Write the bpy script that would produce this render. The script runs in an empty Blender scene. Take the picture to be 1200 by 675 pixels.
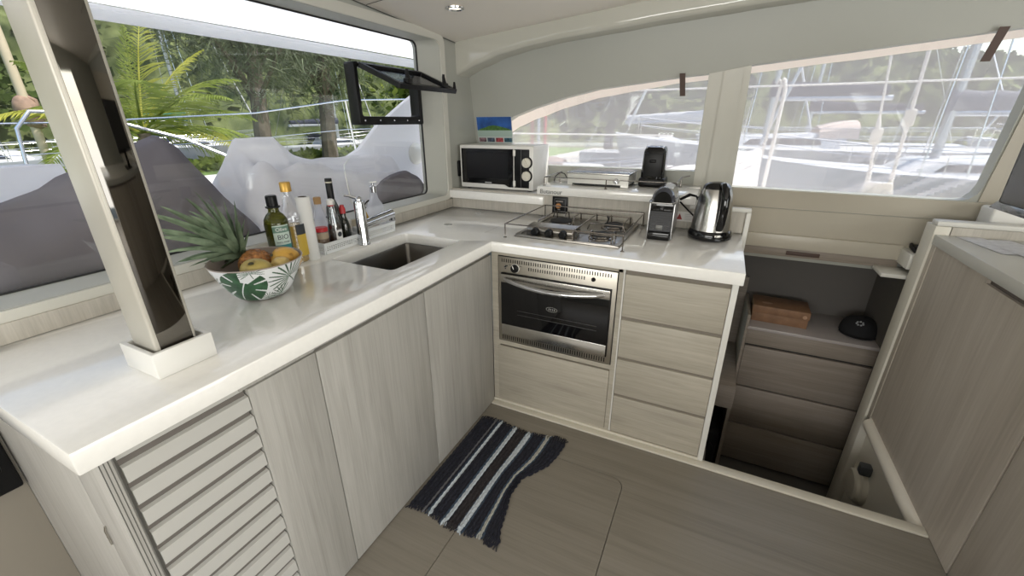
import bpy, bmesh, math, random
from mathutils import Vector, Matrix, noise

random.seed(7)
SC = bpy.context.scene
COL = SC.collection
PI = math.pi

# ------------------------------------------------------------------ camera, sky, sun, daylight
FPX, YAW, PITCH, ROLL = 487.81, math.radians(-26.152), math.radians(21.742), math.radians(-0.333)
cam_d = bpy.data.cameras.new('camera')
cam = bpy.data.objects.new('camera', cam_d); COL.objects.link(cam)
cam_d.sensor_fit = 'HORIZONTAL'; cam_d.sensor_width = 36.0
cam_d.lens = 36.0 * FPX / 1200.0
cam_d.clip_start = 0.02; cam_d.clip_end = 2000
_f = Vector((math.sin(YAW) * math.cos(PITCH), math.cos(YAW) * math.cos(PITCH), -math.sin(PITCH)))
_r = Vector((math.cos(YAW), -math.sin(YAW), 0)); _u = _r.cross(_f)
_r2 = _r * math.cos(ROLL) + _u * math.sin(ROLL); _u2 = -_r * math.sin(ROLL) + _u * math.cos(ROLL)
cam.matrix_world = Matrix(((_r2.x, _u2.x, -_f.x, 0.0), (_r2.y, _u2.y, -_f.y, 0.0), (_r2.z, _u2.z, -_f.z, 1.45), (0, 0, 0, 1)))
SC.camera = cam

SC.view_settings.view_transform = 'Standard'
SC.view_settings.look = 'None'
SC.view_settings.gamma = 1.0
SC.view_settings.use_curve_mapping = False
SC.view_settings.exposure = 0.42

world = bpy.data.worlds.new('sky'); SC.world = world
world.use_nodes = True
wn = world.node_tree.nodes; wl = world.node_tree.links
wn.clear()
w_out = wn.new('ShaderNodeOutputWorld'); w_bg = wn.new('ShaderNodeBackground'); w_sky = wn.new('ShaderNodeTexSky')
w_sky.sky_type = 'NISHITA'; w_sky.sun_disc = False
w_sky.sun_elevation = math.radians(50); w_sky.sun_rotation = math.radians(74)
w_sky.air_density = 1.3; w_sky.dust_density = 1.5
w_bg.inputs['Strength'].default_value = 0.19
wl.new(w_sky.outputs[0], w_bg.inputs[0]); wl.new(w_bg.outputs[0], w_out.inputs[0])

def add_light(name, kind, loc, energy, color=(1, 1, 1), direction=None, **kw):
    d = bpy.data.lights.new(name, kind); d.energy = energy; d.color = color
    for k, v in kw.items(): setattr(d, k, v)
    o = bpy.data.objects.new(name, d); COL.objects.link(o); o.location = loc
    if direction is not None:
        o.rotation_euler = Vector(direction).to_track_quat('-Z', 'Y').to_euler()
    return o
add_light('sun', 'SUN', (-10, 4, 20), 4.2, (1.0, 0.96, 0.88), (-0.54, -0.15, -0.83), angle=0.01)
# daylight entering by the cockpit door (aft) and the port saloon windows, both behind the photographer
add_light('daylight_cockpit_door', 'AREA', (2.93, -0.3, 1.05), 52, (1.0, 0.985, 0.96), (-1, 0.05, 0), shape='RECTANGLE', size=2.6, size_y=1.7)
add_light('daylight_port_window', 'AREA', (-0.2, -2.78, 1.45), 62, (1.0, 0.975, 0.94), (0.0, 1, -0.05), shape='RECTANGLE', size=3.4, size_y=0.8)

# ------------------------------------------------------------------ materials
def new_mat(name):
    m = bpy.data.materials.new(name); m.use_nodes = True
    return m, m.node_tree.nodes, m.node_tree.links, m.node_tree.nodes['Principled BSDF']
def pset(b, **kw):
    for k, v in kw.items():
        if k in b.inputs: b.inputs[k].default_value = v
def mat(name, col, rough=0.5, metal=0.0, spec=0.5, coat=0.0, noise_amt=0.0, noise_scale=8.0, bump=0.0, bump_scale=200.0, **kw):
    m, n, l, b = new_mat(name)
    pset(b, **{'Base Color': (*col, 1), 'Roughness': rough, 'Metallic': metal, 'Specular IOR Level': spec, 'Coat Weight': coat})
    for k, v in kw.items(): b.inputs[k].default_value = v
    if noise_amt > 0 or bump > 0:
        tc = n.new('ShaderNodeTexCoord')
    if noise_amt > 0:
        nz = n.new('ShaderNodeTexNoise'); nz.inputs['Scale'].default_value = noise_scale; nz.inputs['Detail'].default_value = 5
        l.new(tc.outputs['Object'], nz.inputs['Vector'])
        rp = n.new('ShaderNodeValToRGB')
        rp.color_ramp.elements[0].position = 0.3; rp.color_ramp.elements[1].position = 0.7
        rp.color_ramp.elements[0].color = (*[max(0, c * (1 - noise_amt)) for c in col], 1)
        rp.color_ramp.elements[1].color = (*[min(1, c * (1 + noise_amt)) for c in col], 1)
        l.new(nz.outputs['Fac'], rp.inputs[0]); l.new(rp.outputs[0], b.inputs['Base Color'])
    if bump > 0:
        n2 = n.new('ShaderNodeTexNoise'); n2.inputs['Scale'].default_value = bump_scale; n2.inputs['Detail'].default_value = 3
        l.new(tc.outputs['Object'], n2.inputs['Vector'])
        bp = n.new('ShaderNodeBump'); bp.inputs['Strength'].default_value = bump; bp.inputs['Distance'].default_value = 0.002
        l.new(n2.outputs['Fac'], bp.inputs['Height']); l.new(bp.outputs[0], b.inputs['Normal'])
    return m
def wood(name, dark, mid, light, axis, rough=0.5, fine=1.0, along=1.3, across=34.0, bump=0.12):
    m, n, l, b = new_mat(name)
    tc = n.new('ShaderNodeTexCoord')
    def streak(al, ac, det, dist):
        mp = n.new('ShaderNodeMapping')
        s = [ac, ac, ac]; s['xyz'.index(axis)] = al
        mp.inputs['Scale'].default_value = s
        l.new(tc.outputs['Object'], mp.inputs['Vector'])
        nz = n.new('ShaderNodeTexNoise'); nz.inputs['Scale'].default_value = 1.0; nz.inputs['Detail'].default_value = det
        nz.inputs['Roughness'].default_value = 0.62; nz.inputs['Distortion'].default_value = dist
        l.new(mp.outputs[0], nz.inputs['Vector']); return nz.outputs['Fac']
    a = streak(along, across, 6, 0.6); c = streak(along * 3, across * 5 * fine, 4, 0.2); e = streak(along * .7, across * .22, 3, 1.2)
    m1 = n.new('ShaderNodeMix'); m1.data_type = 'FLOAT'; m1.inputs[0].default_value = 0.42
    l.new(a, m1.inputs[2]); l.new(c, m1.inputs[3])
    m2 = n.new('ShaderNodeMix'); m2.data_type = 'FLOAT'; m2.inputs[0].default_value = 0.3
    l.new(m1.outputs[0], m2.inputs[2]); l.new(e, m2.inputs[3])
    rp = n.new('ShaderNodeValToRGB'); cr = rp.color_ramp
    cr.elements[0].position = 0.33; cr.elements[0].color = (*dark, 1)
    cr.elements[1].position = 0.66; cr.elements[1].color = (*light, 1)
    x = cr.elements.new(0.5); x.color = (*mid, 1)
    l.new(m2.outputs[0], rp.inputs[0]); l.new(rp.outputs[0], b.inputs['Base Color'])
    pset(b, Roughness=rough)
    bp = n.new('ShaderNodeBump'); bp.inputs['Strength'].default_value = bump; bp.inputs['Distance'].default_value = 0.001
    l.new(m1.outputs[0], bp.inputs['Height']); l.new(bp.outputs[0], b.inputs['Normal'])
    return m
def mix_transparent(name, col, amount, kind='glossy', rough=0.02):
    """a clear sheet: mostly see-through, the rest glossy or translucent"""
    m = bpy.data.materials.new(name); m.use_nodes = True; n = m.node_tree.nodes; l = m.node_tree.links; n.clear()
    o = n.new('ShaderNodeOutputMaterial'); mx = n.new('ShaderNodeMixShader'); t = n.new('ShaderNodeBsdfTransparent')
    if kind == 'glossy':
        g = n.new('ShaderNodeBsdfGlossy'); g.inputs['Roughness'].default_value = rough
    else:
        g = n.new('ShaderNodeBsdfTranslucent')
    g.inputs['Color'].default_value = (*col, 1)
    mx.inputs[0].default_value = amount
    l.new(t.outputs[0], mx.inputs[1]); l.new(g.outputs[0], mx.inputs[2]); l.new(mx.outputs[0], o.inputs[0])
    return m
def cloth(name, col, trans=0.35, namt=0.12, nscale=3.0):
    """fabric: diffuse with some light coming through"""
    m = bpy.data.materials.new(name); m.use_nodes = True; n = m.node_tree.nodes; l = m.node_tree.links; n.clear()
    o = n.new('ShaderNodeOutputMaterial'); mx = n.new('ShaderNodeMixShader')
    d = n.new('ShaderNodeBsdfDiffuse'); t = n.new('ShaderNodeBsdfTranslucent')
    tc = n.new('ShaderNodeTexCoord'); nz = n.new('ShaderNodeTexNoise'); nz.inputs['Scale'].default_value = nscale; nz.inputs['Detail'].default_value = 6
    rp = n.new('ShaderNodeValToRGB'); rp.color_ramp.elements[0].position = .3; rp.color_ramp.elements[1].position = .7
    rp.color_ramp.elements[0].color = (*[c * (1 - namt) for c in col], 1); rp.color_ramp.elements[1].color = (*[min(1, c * (1 + namt)) for c in col], 1)
    l.new(tc.outputs['Object'], nz.inputs['Vector']); l.new(nz.outputs['Fac'], rp.inputs[0])
    l.new(rp.outputs[0], d.inputs['Color']); l.new(rp.outputs[0], t.inputs['Color'])
    mx.inputs[0].default_value = trans
    l.new(d.outputs[0], mx.inputs[1]); l.new(t.outputs[0], mx.inputs[2]); l.new(mx.outputs[0], o.inputs[0])
    return m
def leaf_mat(name, c1, c2, trans=0.4, scale=0.6):
    return cloth_var(name, c1, c2, trans, scale)
def cloth_var(name, c1, c2, trans, scale):
    m = cloth(name, c1, trans, 0, scale)
    for nd in m.node_tree.nodes:
        if nd.type == 'VALTORGB':
            nd.color_ramp.elements[0].color = (*c1, 1); nd.color_ramp.elements[1].color = (*c2, 1)
    return m
def emit(name, col, s):
    m, n, l, b = new_mat(name); pset(b, **{'Base Color': (*col, 1), 'Emission Color': (*col, 1), 'Emission Strength': s}); return m
def liquid(name, col, rough=0.05, trans=1.0, ior=1.33):
    m, n, l, b = new_mat(name); pset(b, **{'Base Color': (*col, 1), 'Roughness': rough, 'Transmission Weight': trans, 'IOR': ior}); return m

M = {}
M['oak_v'] = wood('pale_oak_vertical_grain', (.305, .292, .262), (.395, .38, .347), (.465, .45, .415), 'z', along=1.6, across=42)
M['oak_h'] = wood('pale_oak_horizontal_grain', (.31, .282, .228), (.41, .375, .305), (.495, .458, .38), 'x', along=2.0, across=34)
M['oak_w'] = wood('warm_oak_vertical_grain', (.36, .315, .26), (.48, .43, .365), (.57, .52, .45), 'z', along=.8, across=15)
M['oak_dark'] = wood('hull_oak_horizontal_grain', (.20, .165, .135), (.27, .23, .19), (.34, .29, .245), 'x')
M['oak_end'] = wood('splashback_oak', (.36, .335, .29), (.45, .42, .365), (.53, .50, .44), 'z', along=4, across=60)
M['floor'] = wood('taupe_plank_floor', (.175, .155, .125), (.225, .203, .166), (.265, .24, .2), 'x', rough=0.36, along=1.1, across=30, bump=.05)
M['edge'] = mat('white_edge_banding', (.66, .65, .60), .45)
M['gap'] = mat('dark_joint', (.03, .028, .025), .8)
M['recess'] = mat('brown_grip_recess', (.12, .10, .085), .6)
M['worktop'] = mat('white_solid_surface', (.84, .825, .78), .13, coat=.4, noise_amt=.02, noise_scale=60)
M['white'] = mat('white_gelcoat', (.74, .73, .69), .3)
M['cream'] = mat('cream_gelcoat', (.62, .585, .49), .3)
M['cream_light'] = mat('pale_cream_gelcoat', (.80, .755, .65), .35)
M['wall'] = mat('grey_green_wall_liner', (.385, .39, .35), .42, bump=.04, bump_scale=40)
M['wall_low'] = mat('beige_wall_liner', (.47, .435, .36), .35)
M['ceiling'] = mat('vinyl_headliner', (.78, .735, .665), .55, bump=.05, bump_scale=300)
M['valance'] = mat('glossy_cornice', (.50, .492, .43), .08, coat=.6)
M['dark_steel'] = mat('dark_polished_steel', (.24, .22, .20), .22, 1.0)
M['tray_steel'] = mat('hob_steel', (.34, .32, .29), .3, 1.0)
M['frame'] = mat('window_trim', (.58, .57, .51), .35)
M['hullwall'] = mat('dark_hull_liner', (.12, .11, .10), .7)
M['black'] = mat('black_plastic', (.006, .006, .0065), .38, spec=.25)
M['blackgloss'] = mat('gloss_black_plastic', (.004, .004, .0045), .06, spec=.4, coat=.15)
M['rubber'] = mat('black_rubber', (.015, .015, .015), .7)
M['steel'] = mat('brushed_steel', (.56, .54, .50), .24, 1.0)
M['steel_matte'] = mat('stainless_panel', (.52, .485, .42), .34, 1.0)
M['chrome'] = mat('chrome', (.62, .63, .65), .07, 1.0)
M['sinksteel'] = mat('satin_sink_steel', (.17, .16, .145), .32, 1.0)
M['mirror'] = mat('dark_mirror_panel', (.17, .16, .145), .04, 1.0)
M['bottle_green'] = liquid('olive_green_glass', (.16, .17, .015), .05, .75, 1.45)
M['dark_glass'] = mat('dark_bottle_glass', (.012, .014, .008), .06, coat=.5)
M['clear'] = mix_transparent('clear_plastic', (.95, .97, 1.0), .13)
M['frosted'] = mix_transparent('frosted_plastic', (.97, .97, 1.0), .48, 'translucent')
M['glass'] = mix_transparent('window_glass', (.9, .95, .95), .045)
M['screen'] = mix_transparent('sun_screen_mesh', (1.0, .91, .88), .32, 'translucent')
M['oil'] = mat('golden_oil', (.62, .42, .10), .1, **{'Transmission Weight': .5})
M['amber'] = mat('amber_soap', (.60, .36, .04), .2)
M['gold'] = mat('gold_cap', (.55, .33, .07), .35, .5)
M['red'] = mat('red_plastic', (.45, .02, .025), .35)
M['paper'] = mat('white_paper', (.75, .75, .73), .7)
M['label'] = mat('pale_green_label', (.50, .60, .54), .5)
M['teal'] = mat('teal_ink', (.03, .20, .20), .5)
M['ink'] = mat('dark_ink', (.03, .035, .04), .6)
M['basket'] = mat('white_plastic_basket', (.76, .78, .78), .4)
M['brown_card'] = mat('brown_box', (.24, .13, .07), .6, noise_amt=.18, noise_scale=20)
M['brown_tab'] = mat('brown_leather', (.075, .045, .035), .6)
M['felt'] = mat('black_felt', (.010, .010, .012), .9)
M['lamp'] = emit('downlight_lens', (.95, .85, .68), 1.2)

# ------------------------------------------------------------------ mesh building
class MB:
    def __init__(s): s.bm = bmesh.new(); s.mi = 0
    def _merge(s, tb, M4=None):
        if M4 is not None: tb.transform(M4)
        for f in tb.faces: f.material_index = s.mi
        me = bpy.data.meshes.new('t'); tb.to_mesh(me); tb.free(); s.bm.from_mesh(me); bpy.data.meshes.remove(me); return s
    def box(s, x0, x1, y0, y1, z0, z1, bev=0.0, seg=2, M4=None):
        tb = bmesh.new(); bmesh.ops.create_cube(tb, size=1)
        for v in tb.verts:
            v.co = Vector((x0 + (v.co.x + .5) * (x1 - x0), y0 + (v.co.y + .5) * (y1 - y0), z0 + (v.co.z + .5) * (z1 - z0)))
        if bev > 0:
            bev = min(bev, .45 * min(abs(x1 - x0), abs(y1 - y0), abs(z1 - z0)))
            bmesh.ops.bevel(tb, geom=tb.edges[:], offset=bev, segments=seg, profile=.5, affect='EDGES')
        bmesh.ops.recalc_face_normals(tb, faces=tb.faces[:])
        return s._merge(tb, M4)
    def lathe(s, prof, cx=0, cy=0, z0=0, seg=32, M4=None, ax=1.0, ay=1.0, close=False):
        tb = bmesh.new(); rings = []
        for r, z in prof:
            if r < 1e-6: rings.append([tb.verts.new((cx, cy, z0 + z))])
            else: rings.append([tb.verts.new((cx + r * ax * math.cos(2 * PI * i / seg), cy + r * ay * math.sin(2 * PI * i / seg), z0 + z)) for i in range(seg)])
        pairs = list(zip(rings[:-1], rings[1:]))
        if close: pairs.append((rings[-1], rings[0]))
        for a, b in pairs:
            for i in range(seg):
                j = (i + 1) % seg
                if len(a) == 1 and len(b) == 1: continue
                if len(a) == 1: tb.faces.new((a[0], b[j], b[i]))
                elif len(b) == 1: tb.faces.new((a[i], a[j], b[0]))
                else: tb.faces.new((a[i], a[j], b[j], b[i]))
        bmesh.ops.recalc_face_normals(tb, faces=tb.faces[:])
        return s._merge(tb, M4)
    def cyl(s, p0, p1, r0, r1=None, seg=16, caps=True):
        return s.tube([p0, p1], r0, seg, r_end=r1, caps=caps)
    def tube(s, pts, r, seg=8, r_end=None, caps=True, radii=None):
        pts = [Vector(p) for p in pts]; n = len(pts); tb = bmesh.new(); rings = []
        t0 = (pts[1] - pts[0]).normalized()
        up = Vector((0, 0, 1)) if abs(t0.z) < .9 else Vector((1, 0, 0))
        a = t0.cross(up).normalized()
        for i, p in enumerate(pts):
            t = ((pts[min(i + 1, n - 1)] - p).normalized() + (p - pts[max(i - 1, 0)]).normalized())
            t = t.normalized() if t.length > 1e-9 else t0
            a = (a - t * a.dot(t)); a = a.normalized() if a.length > 1e-6 else t.orthogonal().normalized()
            b = t.cross(a)
            rr = radii[i] if radii else (r if r_end is None else r + (r_end - r) * i / (n - 1))
            rings.append([tb.verts.new(p + (a * math.cos(2 * PI * k / seg) + b * math.sin(2 * PI * k / seg)) * rr) for k in range(seg)])
        for ra, rb in zip(rings[:-1], rings[1:]):
            for k in range(seg):
                tb.faces.new((ra[k], ra[(k + 1) % seg], rb[(k + 1) % seg], rb[k]))
        if caps:
            tb.faces.new(rings[0][::-1]); tb.faces.new(rings[-1])
        bmesh.ops.recalc_face_normals(tb, faces=tb.faces[:])
        return s._merge(tb)
    def sphere(s, c, rx, ry=None, rz=None, seg=20, rings=12, M4=None):
        ry = rx if ry is None else ry; rz = rx if rz is None else rz
        tb = bmesh.new(); bmesh.ops.create_uvsphere(tb, u_segments=seg, v_segments=rings, radius=1)
        tb.transform(Matrix.Translation(c) @ (M4 if M4 is not None else Matrix()) @ Matrix.Diagonal((rx, ry, rz, 1)))
        return s._merge(tb)
    def prism(s, poly, fn, a, b, bev=0.0):
        """closed 2-D outline swept between a and b; fn(u, v, w) gives the 3-D point"""
        tb = bmesh.new()
        A = [tb.verts.new(fn(u, v, a)) for u, v in poly]; B = [tb.verts.new(fn(u, v, b)) for u, v in poly]
        tb.faces.new(A); tb.faces.new(B[::-1]); n = len(A)
        for i in range(n): tb.faces.new((A[i], B[i], B[(i + 1) % n], A[(i + 1) % n]))
        bmesh.ops.recalc_face_normals(tb, faces=tb.faces[:])
        if bev > 0: bmesh.ops.bevel(tb, geom=tb.edges[:], offset=bev, segments=2, profile=.5, affect='EDGES')
        return s._merge(tb)
    def plate(s, outer, holes, fn, a, b):
        """flat sheet with holes, thickness from a to b"""
        cu = bpy.data.curves.new('c', 'CURVE'); cu.dimensions = '2D'; cu.fill_mode = 'BOTH'; cu.extrude = .5
        for lp in [outer] + holes:
            sp = cu.splines.new('POLY'); sp.points.add(len(lp) - 1); sp.use_cyclic_u = True
            for p, (u, v) in zip(sp.points, lp): p.co = (u, v, 0, 1)
        o = bpy.data.objects.new('c', cu); me = bpy.data.meshes.new_from_object(o)
        tb = bmesh.new(); tb.from_mesh(me)
        bmesh.ops.remove_doubles(tb, verts=tb.verts[:], dist=1e-5)
        for v in tb.verts: v.co = Vector(fn(v.co.x, v.co.y, a + (v.co.z + .5) * (b - a)))
        bmesh.ops.recalc_face_normals(tb, faces=tb.faces[:])
        bpy.data.objects.remove(o); bpy.data.curves.remove(cu); bpy.data.meshes.remove(me)
        return s._merge(tb)
    def text(s, body, size, fn, depth=.0006, align='CENTER'):
        cu = bpy.data.curves.new('t', 'FONT'); cu.body = body; cu.size = size; cu.align_x = align; cu.align_y = 'CENTER'; cu.extrude = .5; cu.resolution_u = 3
        o = bpy.data.objects.new('t', cu); COL.objects.link(o)
        me = bpy.data.meshes.new_from_object(o.evaluated_get(bpy.context.evaluated_depsgraph_get()))
        tb = bmesh.new(); tb.from_mesh(me)
        for v in tb.verts: v.co = Vector(fn(v.co.x, v.co.y, (v.co.z + .5) * depth))
        bmesh.ops.recalc_face_normals(tb, faces=tb.faces[:])
        bpy.data.objects.remove(o); bpy.data.curves.remove(cu); bpy.data.meshes.remove(me)
        return s._merge(tb)
    def grid(s, fn, nu, nv, cu=False, cv=False, mfn=None):
        tb = bmesh.new()
        V = [[tb.verts.new(fn(i / (nu if cu else nu - 1), j / (nv if cv else nv - 1))) for j in range(nv)] for i in range(nu)]
        fs = []
        for i in range(nu if cu else nu - 1):
            for j in range(nv if cv else nv - 1):
                f = tb.faces.new((V[i][j], V[(i + 1) % nu][j], V[(i + 1) % nu][(j + 1) % nv], V[i][(j + 1) % nv])); fs.append((f, i, j))
        for f in tb.faces: f.material_index = s.mi
        if mfn:
            for f, i, j in fs: f.material_index = mfn((i + .5) / nu, (j + .5) / nv)
        me = bpy.data.meshes.new('t'); tb.to_mesh(me); tb.free(); s.bm.from_mesh(me); bpy.data.meshes.remove(me); return s
    def raw(s, verts, faces):
        me = bpy.data.meshes.new('t'); me.from_pydata(verts, [], faces)
        if s.mi:
            for p in me.polygons: p.material_index = s.mi
        s.bm.from_mesh(me); bpy.data.meshes.remove(me); return s
    def finish(s, name, mats, ang=35, flat=False):
        bm = s.bm
        if not flat:
            lim = math.radians(ang)
            for f in bm.faces: f.smooth = True
            for e in bm.edges:
                if len(e.link_faces) == 2 and e.calc_face_angle(0) > lim: e.smooth = False
        me = bpy.data.meshes.new(name); bm.to_mesh(me); bm.free()
        for m in (mats if isinstance(mats, (list, tuple)) else [mats]): me.materials.append(M[m] if isinstance(m, str) else m)
        return me

def tag(o, label, cat, group=None, kind=None):
    if label: o['label'] = label
    if cat: o['category'] = cat
    if group: o['group'] = group
    if kind: o['kind'] = kind
    return o
def thing(name, label, cat, loc=(0, 0, 0), rz=0, group=None):
    o = bpy.data.objects.new(name, None); COL.objects.link(o); o.empty_display_size = .05
    o.location = loc; o.rotation_euler = (0, 0, rz)
    return tag(o, label, cat, group)
def root_of(o):
    while o.parent: o = o.parent
    return o
def part(mb, name, mats, parent, world=True, label=None, ang=35, flat=False, kind=None):
    """one mesh under a thing (or under a part); world=True: the mesh was written in room coordinates"""
    if world: mb.bm.transform(Matrix.Translation(-Vector(root_of(parent).location)))
    o = bpy.data.objects.new(name, mb.finish(name, mats, ang, flat)); COL.objects.link(o); o.parent = parent
    if label: o['label'] = label
    if kind: o['kind'] = kind
    return o
def solo(mb, name, mats, label, cat, loc=None, group=None, kind=None, ang=35, flat=False, world=True, rz=0):
    if loc is None: loc = (0, 0, 0)
    if world: mb.bm.transform(Matrix.Translation(-Vector(loc)))
    o = bpy.data.objects.new(name, mb.finish(name, mats, ang, flat)); COL.objects.link(o); o.location = loc; o.rotation_euler = (0, 0, rz)
    return tag(o, label, cat, group, kind)
def struct(mb, name, mats, parent=None, ang=35, flat=False):
    o = bpy.data.objects.new(name, mb.finish(name, mats, ang, flat)); COL.objects.link(o)
    if parent: o.parent = parent
    else: o['kind'] = 'structure'
    return o
def dup(o, loc=None, rz=None, scale=None, label=None, group=None):
    c = o.copy(); COL.objects.link(c)
    if loc is not None: c.location = loc
    if rz is not None: c.rotation_euler = (0, 0, rz)
    if scale is not None: c.scale = (scale,) * 3 if not isinstance(scale, (tuple, list)) else scale
    if label: c['label'] = label
    if group: c['group'] = group
    def kids(src, dst):
        for ch in src.children:
            d = ch.copy(); COL.objects.link(d); d.parent = dst; kids(ch, d)
    kids(o, c)
    return c
def rrect(u0, u1, v0, v1, r, n=6):
    out = []
    for cu, cv, a0 in ((u1 - r, v1 - r, 0), (u0 + r, v1 - r, 90), (u0 + r, v0 + r, 180), (u1 - r, v0 + r, 270)):
        for i in range(n + 1):
            a = math.radians(a0 + 90 * i / n); out.append((cu + r * math.cos(a), cv + r * math.sin(a)))
    return out
def interp(tab, x):
    if x <= tab[0][0]: return tab[0][1]
    for (a, fa), (b, fb) in zip(tab[:-1], tab[1:]):
        if x <= b:
            t = (x - a) / (b - a); t = t * t * (3 - 2 * t) * .35 + t * .65
            return fa + (fb - fa) * t
    return tab[-1][1]
XY = lambda u, v, w: (u, v, w)
XZ = lambda u, v, w: (u, w, v)      # upright sheet facing -Y / +Y
YZ = lambda u, v, w: (w, u, v)      # upright sheet facing +X / -X
# ------------------------------------------------------------------ the room shell
def YW(z): return 2.879 - 0.16 * z                        # starboard wall leans inboard going up
def SIDE(u, v, w): return (u, YW(v) + w, v)
def ZC(x, y): return 1.903 + .0845 * (min(x, .25) + 1.58) - .0675 * (max(y, 0.2) - 2.448)

b = MB(); b.plate([(-1.62, -2.85), (2.95, -2.85), (2.95, 1.665), (-1.62, 1.665)], [rrect(-.70, -.17, .45, 1.442, .05)], XY, -.03, 0)
b.box(-1.62, .13, 1.66, 2.75, -.03, 0); b.box(-1.62, 2.95, -2.85, 1.71, -.09, -.034)
struct(b, 'floor', 'floor')
b = MB(); b.plate(rrect(-.6975, -.1725, .4525, 1.4395, .048), [], XY, -.03, -.0005)
solo(b, 'floor_hatch', 'floor', 'taupe plank floor hatch with rounded corners beside the striped rug', 'hatch', (-.435, .95, 0))

# threshold strip along the companionway and under the back units
b = MB(); b.box(-.945, .905, 1.659, 1.705, 0.0005, .012, .003); b.box(-.945, .105, 1.69, 1.70, .012, .026, .002)
struct(b, 'trim_1', 'cream')

# left (forward) wall with the big windscreen
OUT = [(-1.2, 1.015), (2.28, 1.015), (2.28, 1.885), (-1.2, 1.885)]
hole = rrect(-1.2, 2.28, 1.015, 1.885, .05); inner = rrect(-1.17, 2.172, 1.032, 1.874, .035)
b = MB(); b.plate([(-2.85, -.06), (2.85, -.06), (2.85, 2.35), (-2.85, 2.35)], [hole], YZ, -1.583, -1.58)
rv = [(-1.58, u, v) for u, v in hole] + [(-1.655, u, v) for u, v in inner]; n = len(hole)
b.raw(rv, [(i, (i + 1) % n, n + (i + 1) % n, n + i) for i in range(n)])
b.plate([(-2.85, -.06), (2.85, -.06), (2.85, 2.35), (-2.85, 2.35)], [inner], YZ, -1.685, -1.655)
struct(b, 'wall_left', 'wall')
b = MB(); b.plate(rrect(-1.245, 2.325, .984, 1.93, .06), [rrect(-1.203, 2.283, 1.013, 1.887, .05)], YZ, -1.581, -1.572)
struct(b, 'trim_2', 'frame')
b = MB(); b.mi = 0; b.plate(rrect(-1.2, 2.2, 1.01, 1.9, .05), [rrect(1.628, 2.10, 1.455, 1.706, .02)], YZ, -1.668, -1.664)
b.mi = 1; b.plate(rrect(-1.17, 2.172, 1.030, 1.876, .035), [rrect(-1.165, 2.166, 1.037, 1.868, .03)], YZ, -1.664, -1.656)
struct(b, 'window_1', ['glass', 'rubber'])

b = MB(); b.box(-1.582, -1.5745, -2.8, .189, .001, .935); struct(b, 'trim_14', mat('shaded_beige_liner', (.23, .205, .165), .5))  # added panel, its beige darkened to carry the shade on the lower wall

# starboard wall with two windows
W1 = [(-1.36, 1.18), (-.143, 1.18), (-.140, 1.676), (-.267, 1.668), (-.441, 1.652), (-.727, 1.624), (-.936, 1.583), (-1.136, 1.530), (-1.277, 1.484), (-1.36, 1.44)]
W2 = [(.063, 1.103), (1.02, 1.094), (1.055, 1.10), (1.078, 1.125), (1.088, 1.165), (1.085, 1.795), (.73, 1.764), (.446, 1.739), (.05, 1.706)]
b = MB(); b.plate([(-1.62, .7), (2.95, .7), (2.95, 2.35), (-1.62, 2.35)], [W1, W2], SIDE, 0, .075)
struct(b, 'wall_back', 'wall')
b = MB(); b.plate([(.07, 1.000), (2.9, 1.000), (2.9, 1.090), (1.05, 1.090), (.072, 1.099)], [], SIDE, -.008, 0)
b.plate([(.07, .84), (2.9, .84), (2.9, .996), (.07, .996)], [], SIDE, -.006, 0)
b.plate([(1.092, 1.092), (2.9, 1.092), (2.9, 1.97), (1.10, 1.80)], [], SIDE, -.006, 0)
struct(b, 'trim_3', 'wall_low')
b = MB(); b.plate([(-.075, 1.03), (.062, 1.03), (.048, 1.703), (-.068, 1.684)], [], SIDE, -.014, 0)
b.plate([(-.141, 1.03), (.064, 1.03), (.050, 1.704), (-.139, 1.676)], [], SIDE, -.004, 0)
b.plate([(.030, 1.03), (.034, 1.03), (.024, 1.70), (.021, 1.70)], [], SIDE, -.017, -.014)
struct(b, 'trim_4', 'frame')
def screen(name, hole, sunlit_strip, lab):
    xs = [p[0] for p in hole]; mbx = MB(); mbx.plate(hole, [], SIDE, .055, .0565)
    return struct(mbx, name, ['glass'])
screen('window_2', W1, .03, ''); screen('window_3', W2, .03, '')
# mesh sun screens stretched outside both panes, each with a pale strip painting the bare sunlit edge above it
TOP1 = [(-1.36, 1.44), (-1.277, 1.484), (-1.136, 1.530), (-.936, 1.583), (-.727, 1.624), (-.441, 1.652), (-.267, 1.668), (-.140, 1.676)]
def sunscreen(top, bottom, drop, label, folds=False):
    x0, x1 = top[0][0] - .03, top[-1][0] + (.16 if folds else .03)
    def pt(u, v, off):
        x = x0 + (x1 - x0) * u; zt = interp(top, x) - drop(x); z = bottom - .05 + (zt - bottom + .05) * v
        o = off
        if folds:
            d = (x - .05) * .55 + (z - 1.1) * -1.0
            k = max(0, min(1, (x - .45) / .4)) * max(0, 1 - (z - 1.08) / .30)
            o += k * (.020 * math.sin(d * 40) + .016 * math.sin(d * 71 + 2) + .012 * math.sin((x * .9 - z) * 55))
        return (x, YW(z) + (.155 if folds else .11) + o, z)
    t = thing('sun_screen', label, 'window screen', (x0, YW(bottom) + .11, bottom))
    hy = .15 if folds else .108
    q = MB(); q.grid(lambda u, v: pt(u, v, 0), 90, 50); part(q, 'mesh_sheet', 'screen', t)
    q = MB(); q.grid(lambda u, v: (x0 + (x1 - x0) * u, YW(interp(top, x0 + (x1 - x0) * u)) + hy, interp(top, x0 + (x1 - x0) * u) + .03 - (drop(x0 + (x1 - x0) * u) + .03) * v), 60, 3)
    part(q, 'top_sunlit_strip', 'sunlit_strip', t)
    return t
M['sunlit_strip'] = cloth('pale_pink_sunlit_strip', (.95, .80, .68), .6, .02)
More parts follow.
